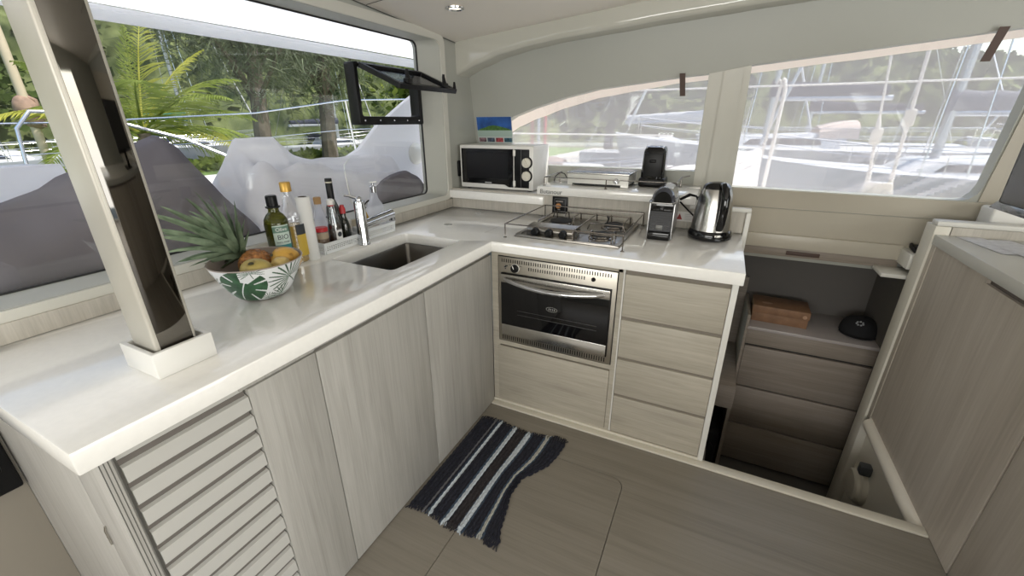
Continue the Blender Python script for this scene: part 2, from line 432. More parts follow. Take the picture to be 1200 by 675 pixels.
sunscreen(TOP1, 1.18, lambda x: .022 + .042 * max(0, min(1, (-x - .3) / 1.0)), 'mesh sun screen outside the window above the microwave')
sunscreen([(.05, 1.706), (.446, 1.739), (.73, 1.764), (1.085, 1.795)], 1.095, lambda x: .026, 'creased mesh sun screen outside the window above the companionway', True)

# ceiling, cornice, downlight
b = MB(); b.grid(lambda u, v: (-1.62 + 4.6 * u, -2.9 + 5.45 * v, ZC(-1.62 + 4.6 * u, -2.9 + 5.45 * v)), 60, 30)
struct(b, 'ceiling', 'ceiling')
b = MB(); b.box(-1.7, 3.0, -2.95, 2.75, 2.36, 2.42); struct(b, 'trim_5', 'white')
b = MB()
for x0, x1 in ((-1.58, .6),):
    b.grid(lambda u, v: (x0 + (x1 - x0) * u, 1.722 + .006 * v, ZC(x0 + (x1 - x0) * u, 1.725) - .0012), 20, 2)
b.grid(lambda u, v: (-1.5795 + .006 * v, -2.8 + 5.26 * u, ZC(-1.58, -2.8 + 5.26 * u) - .003 - .006 * v), 20, 2)
struct(b, 'trim_6', 'gap')
VB = [(-1.60, 1.708), (-1.56, 1.731), (-1.45, 1.771), (-1.27, 1.820), (-1.09, 1.850), (-.89, 1.872), (-.61, 1.891), (-.36, 1.910), (-.14, 1.922), (.07, 1.936), (.5, 1.958), (1.3, 1.99), (2.9, 2.03)]
def val(u, v):
    x = -1.58 + 4.5 * u * u * .6 + 4.5 * u * .4; zb = interp(VB, x)
    sec = [(2.452, ZC(x, 2.45) + .05), (2.450, zb + .03), (2.452, zb + .013), (2.459, zb + .004), (2.470, zb), (2.66, zb)]
    y, z = sec[min(5, int(round(v * 5)))]
    return (x, y, z)
b = MB(); b.grid(val, 90, 6); struct(b, 'trim_7', 'valance', ang=60)

t = thing('ceiling_downlight', 'small round chrome downlight set in the ceiling', 'light', (-1.274, 1.992, ZC(-1.274, 1.992)))
q = MB(); q.lathe([(.045, 0), (.044, -.006), (.036, -.008), (.030, -.002)], -1.274, 1.992, ZC(-1.274, 1.992), 32); part(q, 'ring', 'chrome', t)
q = MB(); q.lathe([(0, -.0025), (.030, -.0025)], -1.274, 1.992, ZC(-1.274, 1.992), 24); part(q, 'lens', 'lamp', t)

# the rest of the saloon, behind the photographer: port wall with window, aft wall with the cockpit door
b = MB(); b.plate([(-1.6, -.06), (3.0, -.06), (3.0, 2.35), (-1.6, 2.35)], [rrect(-1.45, 1.55, 1.05, 1.86, .06)], XZ, -2.92, -2.85)
struct(b, 'wall_front', 'wall')
b = MB(); b.plate([(-2.9, -.06), (2.75, -.06), (2.75, 2.35), (-2.9, 2.35)], [[(-1.6, .02), (1.0, .02), (1.0, 1.92), (-1.6, 1.92)]], YZ, 2.95, 3.02)
struct(b, 'wall_right', 'wall')

# ------------------------------------------------------------------ companionway down to the starboard hull
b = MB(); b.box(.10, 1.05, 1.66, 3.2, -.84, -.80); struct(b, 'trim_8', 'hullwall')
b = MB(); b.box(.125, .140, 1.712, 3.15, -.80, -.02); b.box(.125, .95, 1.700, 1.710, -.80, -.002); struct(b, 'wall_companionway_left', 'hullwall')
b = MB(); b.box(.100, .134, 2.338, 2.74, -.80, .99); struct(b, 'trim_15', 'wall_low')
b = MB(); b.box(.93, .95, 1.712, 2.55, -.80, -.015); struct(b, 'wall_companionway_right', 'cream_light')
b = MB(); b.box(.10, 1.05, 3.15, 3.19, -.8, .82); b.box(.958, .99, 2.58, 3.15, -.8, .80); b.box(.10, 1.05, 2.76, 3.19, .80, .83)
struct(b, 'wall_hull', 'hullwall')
# ledge running along the hull side and returning by the right unit
b = MB(); b.box(.165, .895, 2.715, 2.76, .775, .853, .004); struct(b, 'trim_9', 'wall_low')
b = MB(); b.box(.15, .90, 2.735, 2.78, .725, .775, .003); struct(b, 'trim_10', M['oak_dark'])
b = MB(); b.box(.885, .98, 2.585, 2.745, .765, .842, .006); b.box(.80, .96, 2.585, 2.735, .715, .735, .003); struct(b, 'trim_11', 'edge')
b = MB(); b.box(.40, .56, 2.728, 2.74, .738, .760, .003); struct(b, 'trim_12', 'brown_tab')
# rounded moulding along the foot of the right unit, over the stairs
b = MB(); b.tube([(.905, 1.70, -.03), (.905, 2.40, -.03)], .032, 14); b.box(.90, .94, 1.665, 2.42, -.06, 0); struct(b, 'trim_13', 'cream_light')
# ------------------------------------------------------------------ worktop and the two runs of units
FX, FY = -.945, 1.70                                      # front faces of the left run and of the back run
t = thing('worktop', 'white solid L-shaped worktop carrying the sink and the hob', 'worktop', (-1.25, 1.2, .88))
q = MB(); q.plate([(-1.579, .163), (-.92, .163), (-.92, 1.66), (.138, 1.66), (.138, 2.309), (-1.579, 2.309)],
                  [rrect(-1.39, -1.065, 1.14, 1.615, .02)], XY, .88, .93)
bmesh.ops.bevel(q.bm, geom=[e for e in q.bm.edges if len(e.link_faces) == 2 and e.calc_face_angle(0) > 1.2], offset=.004, segments=2, profile=.5, affect='EDGES')
part(q, 'slab', 'worktop', t)
q = MB(); q.box(-1.032, -1.0295, 1.79, 2.30, .9302, .9304); part(q, 'lid_joint', mat('worktop_joint', (.34, .33, .30), .4), t)
for cx, cy in ((-1.305, 1.867), (-1.316, 2.218)):
    q = MB(); q.lathe([(0, .0018), (.016, .0018), (.022, .0006), (.0235, 0)], cx, cy, .93, 24); part(q, 'finger_cap', 'chrome', t)

t = thing('sink', 'satin steel undermount sink sunk in the white worktop', 'sink', (-1.228, 1.378, .74))
q = MB()
def sinkf(u, v):
    lp = rrect(-1.395, -1.06, 1.135, 1.62, .022, 6); i = int(round(u * len(lp))) % len(lp); x, y = lp[i]
    lv = [(1.0, .879), (.985, .873), (.97, .76), (.93, .742), (.06, .738)][int(round(v * 4))]
    return (-1.2275 + (x + 1.2275) * lv[0], 1.3775 + (y - 1.3775) * lv[0], lv[1])
q.grid(sinkf, 28, 5, cu=True); part(q, 'bowl', 'sinksteel', t, ang=50)
q = MB(); q.lathe([(0, .004), (.02, .004), (.028, .006), (.03, 0)], -1.2275, 1.3775, .739, 20); part(q, 'drain', 'chrome', t)
q = MB(); q.lathe([(0, .002), (.011, .002), (.012, 0)], 0, 0, 0, 16, Matrix.Translation((-1.383, 1.30, .835)) @ Matrix.Rotation(PI / 2, 4, 'Y')); part(q, 'overflow_hole', 'black', t)

# --- louvred unit at the near end of the left run
t = thing('louvred_cabinet', 'pale oak base unit with white slatted louvre front, nearest in the left run', 'cabinet', (-1.25, .42, 0))
q = MB(); q.box(-1.575, FX - .03, .215, .664, .02, .878); q.box(FX - .03, FX - .006, .46, .672, .855, .879); part(q, 'body', 'oak_v', t)
q = MB(); q.box(FX - .03, FX, .475, .669, .005, .853, .001); part(q, 'filler_panel', 'oak_v', t)
q = MB()
z = .835
q.box(FX - .035, FX - .012, .222, .470, .02, .878)
for k in range(14):
    zt = .838 - k * .0580
    q.prism([(FX - .014, zt), (FX - .002, zt - .004), (FX - .0005, zt - .040), (FX - .012, zt - .047)], lambda u, v, w: (u, w, v), .222, .4725)
part(q, 'louvre_panel', mat('white_slats', (.50, .49, .455), .5, bump=.05), t)
q = MB(); q.box(FX - .012, FX - .011, .222, .470, .02, .85); part(q, 'louvre_backing', mat('brown_louvre_backing', (.14, .125, .11), .7), t)
q = MB(); q.box(-1.0785, FX - .001, .19, .213, .01, .879, .001); part(q, 'end_stile', 'oak_v', t)
q = MB()
for yy in (.194, .2005, .207): q.box(FX - .0015, FX - .0006, yy, yy + .0016, .02, .878)
q.box(-1.083, -1.077, .1935, .2, .01, .878); part(q, 'panel_joints', mat('shadow_joint', (.10, .095, .085), .7), t)
q = MB(); q.box(-1.579, -1.0815, .19, .212, .01, .879, .001); part(q, 'end_panel', 'oak_v', t)
q = MB(); q.tube([(-1.060, .188, .655), (-1.068, .187, .64), (-1.066, .187, .60)], .0022, 6); part(q, 'catch', 'steel', t)

# --- sink unit with two tall doors
t = thing('sink_cabinet', 'pale oak base unit with two tall doors under the sink', 'cabinet', (-1.25, 1.18, 0))
q = MB(); q.box(-1.575, FX - .022, .672, 1.70, .02, .735); q.box(FX - .05, FX - .018, .672, 1.70, .735, .879); part(q, 'body', 'oak_v', t)
q = MB(); q.box(FX - .024, FX - .02, .68, 1.66, .845, .872); part(q, 'grip_recess', 'recess', t)
q = MB(); q.box(FX - .018, FX - .004, .672, 1.70, .866, .8795); part(q, 'top_rail', 'oak_v', t)
for y0, y1 in ((.6725, 1.1625), (1.1665, 1.692)):
    q = MB(); q.box(FX - .019, FX, y0, y1, .005, .851, .0012); part(q, 'door', 'oak_v', t)

# --- oven unit
t = thing('oven_cabinet', 'pale oak base unit round the built-in oven with a plain panel below', 'cabinet', (-.62, 2.0, 0))
q = MB(); q.box(-.945, -.905, FY - .001, 2.30, .02, .879); q.box(-.905, -.305, 2.2, 2.30, .02, .879); q.box(-.905, -.31, FY - .001, 2.2, .855, .879); q.box(-.327, -.3065, FY - .001, 2.2, .02, .879); q.box(-.905, -.327, FY - .001, 2.2, .370, .400); q.box(-.905, -.327, FY, 2.2, .015, .03)
part(q, 'body', 'oak_h', t)
q = MB(); q.box(-.914, -.3285, FY - .004, FY + .016, .026, .362, .0012); part(q, 'lower_panel', 'oak_h', t)

# --- drawer unit
t = thing('drawer_cabinet', 'pale oak base unit with four drawers beside the companionway', 'cabinet', (-.09, 2.0, 0))
q = MB(); q.box(-.298, .10, FY + .02, 2.30, .02, .879); part(q, 'body', 'oak_h', t)
q = MB(); q.box(-.3055, -.299, FY - .003, FY + .03, .02, .879); q.box(.104, .127, FY - .006, 2.31, .0, .879, .002); part(q, 'side_panel', 'edge', t)
q = MB()
for z in (.853, .642, .441, .240): q.box(-.298, .103, FY + .006, FY + .021, z - .006, z + .02)
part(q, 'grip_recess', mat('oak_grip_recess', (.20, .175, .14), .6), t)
for z0, z1 in ((.653, .850), (.450, .637), (.249, .436), (.028, .235)):
    q = MB(); q.box(-.2975, .1025, FY - .003, FY + .018, z0, z1, .0012); part(q, 'drawer', 'oak_h', t)

# --- splashbacks
b = MB(); b.box(-1.579, -1.566, -1.3, 2.308, .931, .984, .001); solo(b, 'splashback', 'oak_end', 'grey oak upstand along the worktop under the windscreen', 'splashback', (-1.57, .6, .93))
b = MB(); b.box(-1.566, -.12, 2.311, 2.325, .931, 1.052); solo(b, 'splashback', 'oak_end', 'pale oak splashback behind the hob and the coffee machine', 'splashback', (-.8, 2.318, .93))
t = thing('end_splashback', 'framed oak end panel of the splashback to the right of the kettle', 'splashback', (.02, 2.32, .93))
q = MB(); q.box(-.118, .135, 2.312, 2.325, .931, 1.04); part(q, 'panel', 'oak_end', t)
q = MB(); q.box(-.118, .158, 2.300, 2.335, 1.035, 1.054, .004); part(q, 'top_rail', 'edge', t)
q = MB(); q.box(.1385, .160, 2.300, 2.335, .30, 1.035, .003); part(q, 'end_post', 'edge', t)
b = MB(); b.box(-.182, -.072, 2.3085, 2.310, .966, 1.016); b.mi = 1
b.prism([(-.176, .975), (-.148, .975), (-.162, 1.006)], XZ, 2.3078, 2.3084); b.mi = 2
for k in range(4): b.box(-.138, -.085 - .008 * (k % 2), 2.3079, 2.3084, .975 + k * .009, .978 + k * .009)
solo(b, 'warning_sticker', [mat('sticker_white', (.66, .64, .61), .5), mat('sticker_red', (.30, .02, .02), .5), mat('sticker_grey', (.45, .44, .43), .6)], 'small white sticker with a red triangle beside the kettle', 'sticker', (-.127, 2.31, .966))

# gas alarm panel: black plate with a copper-coloured button
t = thing('gas_switch_panel', 'square black switch panel with copper button behind the hob', 'switch', (-.816, 2.31, 1.0))
q = MB(); q.box(-.865, -.770, 2.302, 2.3105, .951, 1.047, .004); part(q, 'plate', 'black', t)
q = MB(); q.plate(rrect(-.852, -.783, .962, 1.037, .006), [rrect(-.849, -.786, .965, 1.034, .005)], XZ, 2.3012, 2.302); part(q, 'border', mat('grey_line', (.10, .10, .10), .5), t)
q = MB(); q.lathe([(0, .010), (.012, .010), (.0155, .007), (.0165, 0)], 0, 0, 0, 24, Matrix.Translation((-.825, 2.302, .995)) @ Matrix.Rotation(PI / 2, 4, 'X')); part(q, 'button', mat('copper_button', (.52, .25, .10), .35, .6), t)
q = MB(); q.box(-.830, -.815, 2.3012, 2.302, .971, .976); part(q, 'lower_print', mat('pale_print', (.30, .27, .25), .5), t)
q = MB()
for k, (w, x) in enumerate(((.008, -.838), (.007, -.829), (.006, -.820), (.008, -.812), (.006, -.803))): q.box(x - w / 2, x + w / 2, 2.3012, 2.302, 1.017, 1.024)
part(q, 'print', mat('pale_print', (.30, .27, .25), .5), t)

# --- raised shelves along the starboard wall
b = MB(); b.box(-1.578, -.919, 2.290, 2.715, .993, 1.043, .005); b.box(-1.57, -.925, 2.325, 2.70, .95, .993); solo(b, 'microwave_shelf', 'worktop', 'white raised shelf in the corner carrying the microwave', 'shelf', (-1.25, 2.5, 1.0))
t = thing('grill_shelf', 'higher white raised shelf carrying the electric grill and the toaster', 'shelf', (-.53, 2.5, 1.055))
q = MB(); q.box(-.957, -.095, 2.286, 2.70, 1.055, 1.102, .005); q.box(-.95, -.10, 2.325, 2.69, .95, 1.055); part(q, 'slab', 'worktop', t)
q = MB(); q.text('Butanour', .036, lambda u, v, w: (-.868 + u, 2.2862 - w, 1.0745 + v), .004); part(q, 'chrome_lettering', 'chrome', t)

# ------------------------------------------------------------------ right-hand unit
RX = .907
t = thing('right_cabinet', 'tall warm oak unit on the right with a grip slot under its white top', 'cabinet', (1.2, 1.8, 0))
q = MB(); q.box(RX + .014, 1.55, .55, 2.458, -.02, .928); part(q, 'body', 'oak_w', t)
q = MB(); q.plate([(1.517, .004), (1.517, .907), (1.985, .907), (1.985, .928), (2.425, .928), (2.425, -.06), (1.662, -.06), (1.662, .004)], [], YZ, RX, RX + .014); part(q, 'side_panel', 'oak_w', t)
q = MB(); q.box(RX, RX + .014, .6, 1.508, .004, .907, .0012); part(q, 'door', 'oak_w', t)
q = MB(); q.box(RX + .0125, RX + .0145, .6, 1.990, .89, .9275); q.box(RX + .0125, RX + .0145, 1.506, 1.520, .004, .9); part(q, 'grip_recess', 'recess', t)
b = MB(); b.box(.898, 1.55, .54, 2.460, .9285, .974, .004); solo(b, 'side_worktop', mat('grey_white_worktop', (.62, .615, .57), .25), 'white worktop of the right unit with papers lying on it', 'worktop', (1.2, 1.6, .93))
t = thing('side_splashback', 'oak splashback with white rail and a long end post at the companionway', 'splashback', (1.2, 2.5, .93))
q = MB(); q.box(.95, 1.55, 2.462, 2.490, .93, 1.010); part(q, 'panel', 'oak_end', t)
q = MB(); q.box(.894, 1.55, 2.461, 2.525, 1.010, 1.033, .006); part(q, 'top_rail', 'edge', t)
q = MB(); q.box(.893, .948, 2.462, 2.566, -.79, 1.010, .004); part(q, 'end_post', mat('post_banding', (.68, .65, .565), .5), t)
q = MB(); q.box(.903, .915, 2.4255, 2.4615, -.06, .93, .001); part(q, 'filler_strip', 'oak_w', t)
# ------------------------------------------------------------------ support post standing in its tray on the worktop
t = thing('support_post', 'square roof post with dark mirrored face rising from a white tray', 'post', (-1.095, .412, .93))
q = MB(); q.box(-1.145, -1.047, .370, .453, .935, ZC(-1.1, .41) + .01, .006, 3); part(q, 'post_body', mat('polished_post', (.50, .48, .42), .38, .25), t)
q = MB(); q.box(-1.0475, -1.0455, .379, .4455, .945, ZC(-1.1, .41), .0008); part(q, 'mirror_face', 'mirror', t)
q = MB(); q.plate([(-1.165, .353), (-1.03, .353), (-1.03, .476), (-1.165, .476)], [[(-1.153, .363), (-1.041, .363), (-1.041, .466), (-1.153, .466)]], XY, .9305, .991)
bmesh.ops.bevel(q.bm, geom=[e for e in q.bm.edges if len(e.link_faces) == 2 and e.calc_face_angle(0) > 1.2], offset=.002, segments=2, profile=.5, affect='EDGES')
q.box(-1.155, -1.039, .361, .468, .9305, .936); part(q, 'foot_tray', 'white', t)

# ------------------------------------------------------------------ opening portlight in the windscreen
t = thing('portlight', 'black framed opening portlight hinged up inside the windscreen', 'window', (-1.63, 1.86, 1.44))
q = MB(); q.plate(rrect(1.618, 2.110, 1.440, 1.715, .012), [rrect(1.640, 2.078, 1.480, 1.695, .012)], YZ, -1.662, -1.60)
bmesh.ops.bevel(q.bm, geom=[e for e in q.bm.edges if len(e.link_faces) == 2 and e.calc_face_angle(0) > 1.2], offset=.003, segments=2, profile=.5, affect='EDGES')
fr = part(q, 'frame', 'black', t)
for k in range(5):
    for zz in (1.461, 1.711):
        q = MB(); q.lathe([(0, .002), (.004, .0015), (.0045, 0)], 0, 0, 0, 10, Matrix.Translation((-1.600, 1.65 + k * .105, zz)) @ Matrix.Rotation(PI / 2, 4, 'Y')); part(q, 'screw', 'chrome', fr)
q = MB()
LA, LB = Vector((-1.590, 0, 1.692)), Vector((-1.352, 0, 1.592))
dl = (LB - LA).normalized(); nl = Vector((-dl.z, 0, dl.x))
def lid(u, v, w): p = LA + dl * v + nl * w; return (p.x, u, p.z)
L = (LB - LA).length
q.plate(rrect(1.628, 2.092, 0, L, .012), [rrect(1.650, 2.070, .022, L - .024, .01)], lid, 0, .022); ld = part(q, 'lid_frame', 'black', t)
q = MB(); q.plate(rrect(1.648, 2.072, .02, L - .022, .01), [], lid, .006, .011); part(q, 'lid_pane', mix_transparent('smoked_acrylic', (.35, .34, .36), .5, 'glossy', .1), ld)
for y in (1.70, 1.99):
    q = MB(); p = lid(y, L - .016, .020); q.box(y - .02, y + .02, -.012, .012, 0, .022, .004, M4=Matrix.Translation((p[0], 0, p[2])) @ Matrix(((0, 1, 0, 0), (1, 0, 0, 0), (0, 0, 1, 0), (0, 0, 0, 1))))
    q.tube([(p[0], y, p[2] + .018), (p[0] - .004, y, p[2] + .05), (p[0] - .002, y, p[2] + .062)], .008, 10, radii=[.012, .008, .006]); part(q, 'latch_lever', 'black', ld)
q = MB(); p = lid(2.082, L - .012, .012); q.tube([p, (p[0], p[1], p[2] + .03), (p[0], p[1], p[2] + .042)], .009, 10, radii=[.010, .007, .005]); part(q, 'latch_lever', 'black', ld)
for y in (1.76, 1.96):
    q = MB(); q.box(-1.604, -1.576, y - .028, y + .028, 1.682, 1.706, .005); part(q, 'hinge', 'black', t)

# ------------------------------------------------------------------ brown pull straps of the screens
def strap(p0, p1, p2, w, lab):
    a, c, e = Vector(p0), Vector(p1), Vector(p2); t_ = MB()
    t_.grid(lambda u, v: tuple((a.lerp(c, u * 2) if u < .5 else c.lerp(e, u * 2 - 1)) + Vector(((v - .5) * w, 0, 0))), 9, 2)
    bmesh.ops.solidify(t_.bm, geom=t_.bm.faces[:], thickness=.004)
    solo(t_, 'pull_strap', 'brown_tab', lab, 'strap', p0)
strap((-.268, 2.588, 1.682), (-.262, 2.598, 1.63), (-.255, 2.606, 1.574), .028, 'brown strap hanging over the window above the toaster')
strap((.915, 2.570, 1.79), (.905, 2.575, 1.73), (.897, 2.585, 1.67), .030, 'brown strap hanging over the window near the television')

# ------------------------------------------------------------------ microwave and what is beside it
t = thing('microwave', 'white microwave oven with black door and two round dials in the corner', 'microwave', (-1.29, 2.53, 1.044))
x0, x1, y0, y1, z0, z1 = -1.551, -1.031, 2.402, 2.655, 1.052, 1.316
q = MB(); q.box(x0, x1, y0 + .02, y1, z0, z1, .004); part(q, 'case', 'white', t)
q = MB(); q.box(x0, x1, y0, y0 + .022, z0, z1, .005); fr = part(q, 'front_frame', 'white', t)
q = MB(); q.prism([(-1.536, 1.296), (-1.165, 1.296), (-1.165, 1.067), (-1.197, 1.067), (-1.225, 1.081), (-1.536, 1.081)], XZ, y0 - .005, y0 + .002); d = part(q, 'door', 'blackgloss', t)
q = MB(); q.box(-1.50, -1.20, y0 - .0056, y0 - .005, 1.115, 1.27); part(q, 'door_window', mat('dark_mesh_window', (.010, .010, .011), .12, spec=.35), d)
q = MB(); q.plate(rrect(-1.366, -1.318, 1.086, 1.0925, .003), [], XZ, y0 - .0058, y0 - .0050); part(q, 'badge', mat('grey_print', (.4, .4, .4), .5), d)
q = MB(); q.box(-1.158, -1.058, y0 - .004, y0 + .002, 1.067, 1.296, .002); cp = part(q, 'control_panel', 'black', t)
for zz in (1.274, 1.092):
    q = MB(); q.box(-1.166, -1.149, y0 - .008, y0, zz - .018, zz + .018, .003); part(q, 'hinge_cover', 'white', t)
q = MB(); q.box(-1.1125, -1.1105, y0 - .0048, y0 - .004, 1.07, 1.294); part(q, 'divider', mat('mid_grey_line', (.18, .18, .18), .4), cp)
for zz, lab in ((1.219, None), (1.141, None)):
    q = MB(); Mx = Matrix.Translation((-1.073, y0 - .002, zz)) @ Matrix.Rotation(PI / 2, 4, 'X')
    q.lathe([(0, .006), (.034, .006), (.037, .003), (.037, 0)], 0, 0, 0, 32, Mx); dd = part(q, 'dial_ring', 'black', t)
    q = MB(); q.lathe([(0, .018), (.024, .018), (.028, .015), (.029, .005)], 0, 0, 0, 32, Mx)
    q.box(-.004, .004, -.027, .027, .016, .024, .002, M4=Mx @ Matrix.Rotation(.5, 4, 'Z')); part(q, 'dial', mat('ivory_dial', (.68, .65, .56), .4), dd)
for xx in (x0 + .04, x1 - .04):
    for yy in (y0 + .04, y1 - .04):
        q = MB(); q.lathe([(0, 0), (.014, 0), (.016, .008), (0, .0085)], xx, yy, 1.0432, 14); part(q, 'foot', 'rubber', t)

b = MB(); b.box(-1.58, -1.566, 2.405, 2.465, 1.115, 1.215, .004); b.mi = 1; b.lathe([(.020, 0), (.018, .002), (0, .002)], 0, 0, 0, 20, Matrix.Translation((-1.566, 2.435, 1.165)) @ Matrix.Rotation(PI / 2, 4, 'Y'))
solo(b, 'wall_socket', ['black', 'rubber'], 'black wall socket half hidden by the microwave', 'socket', (-1.573, 2.435, 1.165))

t = thing('calendar', 'picture calendar of a blue bay propped on the wall above the microwave', 'calendar', (-1.425, 2.65, 1.25))
CAL = lambda u, v, w: (-1.558 + u * .266, YW(1.312 + v * .172) - .006 + w - .002, 1.312 + v * .172)
q = MB(); q.plate(rrect(0, 1, 0, 1, .02), [], CAL, 0, .003); sh = part(q, 'sheet', mat('calendar_sheet', (.50, .55, .53), .45), t)
q = MB(); q.plate([(.01, .50), (.99, .50), (.99, .99), (.01, .99)], [], CAL, -.0008, 0); part(q, 'sea_picture', mat('deep_blue_sea', (.02, .085, .30), .4, noise_amt=.5, noise_scale=14), sh)
q = MB(); q.plate([(.02, .50), (.98, .50), (.93, .55), (.80, .60), (.62, .66), (.48, .69), (.34, .66), (.22, .60), (.10, .56)], [], CAL, -.0012, -.0008); part(q, 'island_picture', mat('island_green', (.06, .15, .03), .6, noise_amt=.5, noise_scale=60), sh)
q = MB(); q.plate([(.01, .27), (.99, .27), (.99, .50), (.01, .50)], [], CAL, -.0008, 0); part(q, 'beach_picture', mat('pale_sea_green', (.36, .47, .42), .5), sh)
for k, c in enumerate(((.20, .12, .14), (.06, .08, .12), (.40, .07, .08), (.03, .10, .14))):
    q = MB(); q.plate([(.03 + k * .245, .07), (.24 + k * .245, .07), (.24 + k * .245, .225), (.03 + k * .245, .225)], [], CAL, -.0008, 0)
    part(q, 'small_picture', mat('thumbnail', c, .5, noise_amt=.8, noise_scale=50), sh)

# ------------------------------------------------------------------ electric grill, rail and toaster on the higher shelf
t = thing('electric_grill', 'flat silver electric grill with a dark glass plate and one knob', 'grill', (-.635, 2.53, 1.102))
q = MB(); q.plate([(-.812, 1.125), (-.812, 1.104), (-.785, 1.104), (-.785, 1.116), (-.50, 1.116), (-.50, 1.104), (-.458, 1.104), (-.458, 1.168), (-.812, 1.168)], [], XZ, 2.405, 2.42); q.box(-.812, -.458, 2.42, 2.65, 1.118, 1.168, .002)
bd = part(q, 'body', mat('silver_paint', (.62, .61, .57), .3, .3), t)
q = MB(); q.box(-.816, -.454, 2.400, 2.655, 1.168, 1.178, .003); part(q, 'rim', 'steel', t)
q = MB(); q.box(-.808, -.462, 2.408, 2.648, 1.178, 1.1805, .001); part(q, 'glass_plate', mat('dark_griddle', (.16, .15, .14), .10, .3), t)
q = MB(); Mx = Matrix.Translation((-.525, 2.405, 1.137)) @ Matrix.Rotation(PI / 2, 4, 'X'); q.lathe([(0, .014), (.014, .014), (.0165, .010), (.017, 0)], 0, 0, 0, 24, Mx); q.box(-.002, .002, -.015, .015, .012, .017, .001, M4=Mx @ Matrix.Rotation(.6, 4, 'Z')); part(q, 'knob', 'chrome', t)
q = MB(); q.box(-.785, -.50, 2.425, 2.63, 1.106, 1.118); part(q, 'under_tray', 'black', t)
for xx in (-.79, -.48):
    q = MB(); q.box(xx - .014, xx + .014, 2.60, 2.63, 1.1022, 1.118, .003); part(q, 'foot', 'rubber', t)

t = thing('toaster', 'tall black toaster with chrome slotted top by the window', 'toaster', (-.352, 2.575, 1.102))
t.scale = (.90, .95, 1.12)
def tsec(z):
    k = z / .19; return .073 - .010 * max(0, k - .15) ** 1.5, .085 - .012 * k * k
def toast(u, v):
    z = v * .178; a, c = tsec(z); th = 2 * PI * u; cs, sn = math.cos(th), math.sin(th)
    s = (abs(cs) ** 4 + abs(sn) ** 4) ** -.25
    rr = 1 if v < .86 else math.cos((v - .86) / .14 * .55)
    return (a * cs * s * rr, c * sn * s * rr, .014 + z)
q = MB(); q.grid(toast, 40, 18, cu=True); part(q, 'shell', 'blackgloss', t, world=False, ang=60)
q = MB(); a, c = .0525, .062; q.box(-.0525, .0525, -.06, .06, .180, .194, .008); tp = part(q, 'top_plate', 'chrome', t, world=False)
for xx in (-.03, 0, .03):
    q = MB(); q.box(xx - .010, xx + .010, -.048, .048, .190, .1946, .002); part(q, 'slot', 'black', tp, world=False)
q = MB(); q.box(-.078, .078, -.088, .088, .002, .045, .012, 3); part(q, 'base', 'black', t, world=False)
q = MB(); q.box(-.018, .018, -.100, -.080, .12, .135, .005); part(q, 'lever', 'black', t, world=False)
q = MB(); q.box(-.055, .055, -.0845, -.076, .05, .165, .010); part(q, 'front_inset', 'black', t, world=False)

def rail(mbx, pts, z0, z1, r=.0032):
    for x, y in pts:
        mbx.tube([(x, y, z0), (x, y, z1)], r, 8); mbx.lathe([(0, .004), (.007, .0035), (.009, 0)], x, y, z0, 12)
t = thing('shelf_rail', 'thin chrome fiddle rail round the higher shelf', 'rail', (-.5, 2.5, 1.102))
q = MB(); q.tube([(-.930, 2.64, 1.150), (-.930, 2.335, 1.150), (-.200, 2.335, 1.152), (-.20, 2.60, 1.152), (-.16, 2.63, 1.160)], .003, 8); part(q, 'rod', 'dark_steel', t)
for x, y in ((-.930, 2.335), (-.930, 2.60), (-.565, 2.335), (-.200, 2.335), (-.20, 2.585)):
    q = MB(); rail(q, [(x, y)], 1.1022, 1.151); part(q, 'post', 'dark_steel', t)
b = MB(); b.tube([(-.985, 2.64, 1.047), (-.975, 2.60, 1.07), (-.955, 2.585, 1.125), (-.93, 2.60, 1.150), (-.91, 2.63, 1.14), (-.895, 2.645, 1.11), (-.885, 2.65, 1.106)], .0035, 8)
solo(b, 'power_cord', 'black', 'black cord looping behind the microwave and the grill', 'cord', (-.95, 2.62, 1.05))

# ------------------------------------------------------------------ hob
t = thing('hob', 'stainless gas hob with three burners and three black knobs', 'hob', (-.608, 2.02, .93))
q = MB(); q.box(-.862, -.354, 1.782, 2.258, .9302, .939, .003); q.plate(rrect(-.862, -.354, 1.782, 2.258, .02), [rrect(-.845, -.371, 1.80, 2.24, .02)], XY, .938, .943); part(q, 'tray', 'tray_steel', t)
q = MB(); q.prism([(1.826, .9392), (1.822, .965), (1.832, .978), (1.905, .985), (1.925, .978), (1.93, .9392)], lambda u, v, w: (w, u, v), -.815, -.575, .003); part(q, 'control_box', 'tray_steel', t)
for x in (-.765, -.695, -.625):
    q = MB(); q.lathe([(0, .026), (.014, .026), (.018, .022), (.020, 0)], 0, 0, 0, 20, Matrix.Translation((x, 1.825, .958)) @ Matrix.Rotation(PI / 2 + .1, 4, 'X')); part(q, 'knob', 'black', t)
for x, y, r in ((-.735, 2.10, .062), (-.465, 1.90, .048), (-.455, 2.12, .052)):
    q = MB(); q.lathe([(r * 1.25, 0), (r * 1.2, .006), (r, .008), (r * .95, .014)], x, y, .9392, 28); bn = part(q, 'burner', 'dark_steel', t)
    q = MB(); q.lathe([(r * .95, .012), (r * .93, .022), (r * .7, .026), (0, .026)], x, y, .9392, 28); part(q, 'burner_cap', 'rubber', bn)
q = MB(); q.tube([(-.495, 2.10, .942), (-.485, 2.115, .985), (-.49, 2.11, 1.0)], .004, 8); part(q, 'igniter', 'black', t)
def bent(x, ya, yb): return [(x, ya, .942), (x, ya + .006, .972), (x, ya + .016, .982), (x, yb - .016, .982), (x, yb - .006, .972), (x, yb, .942)]
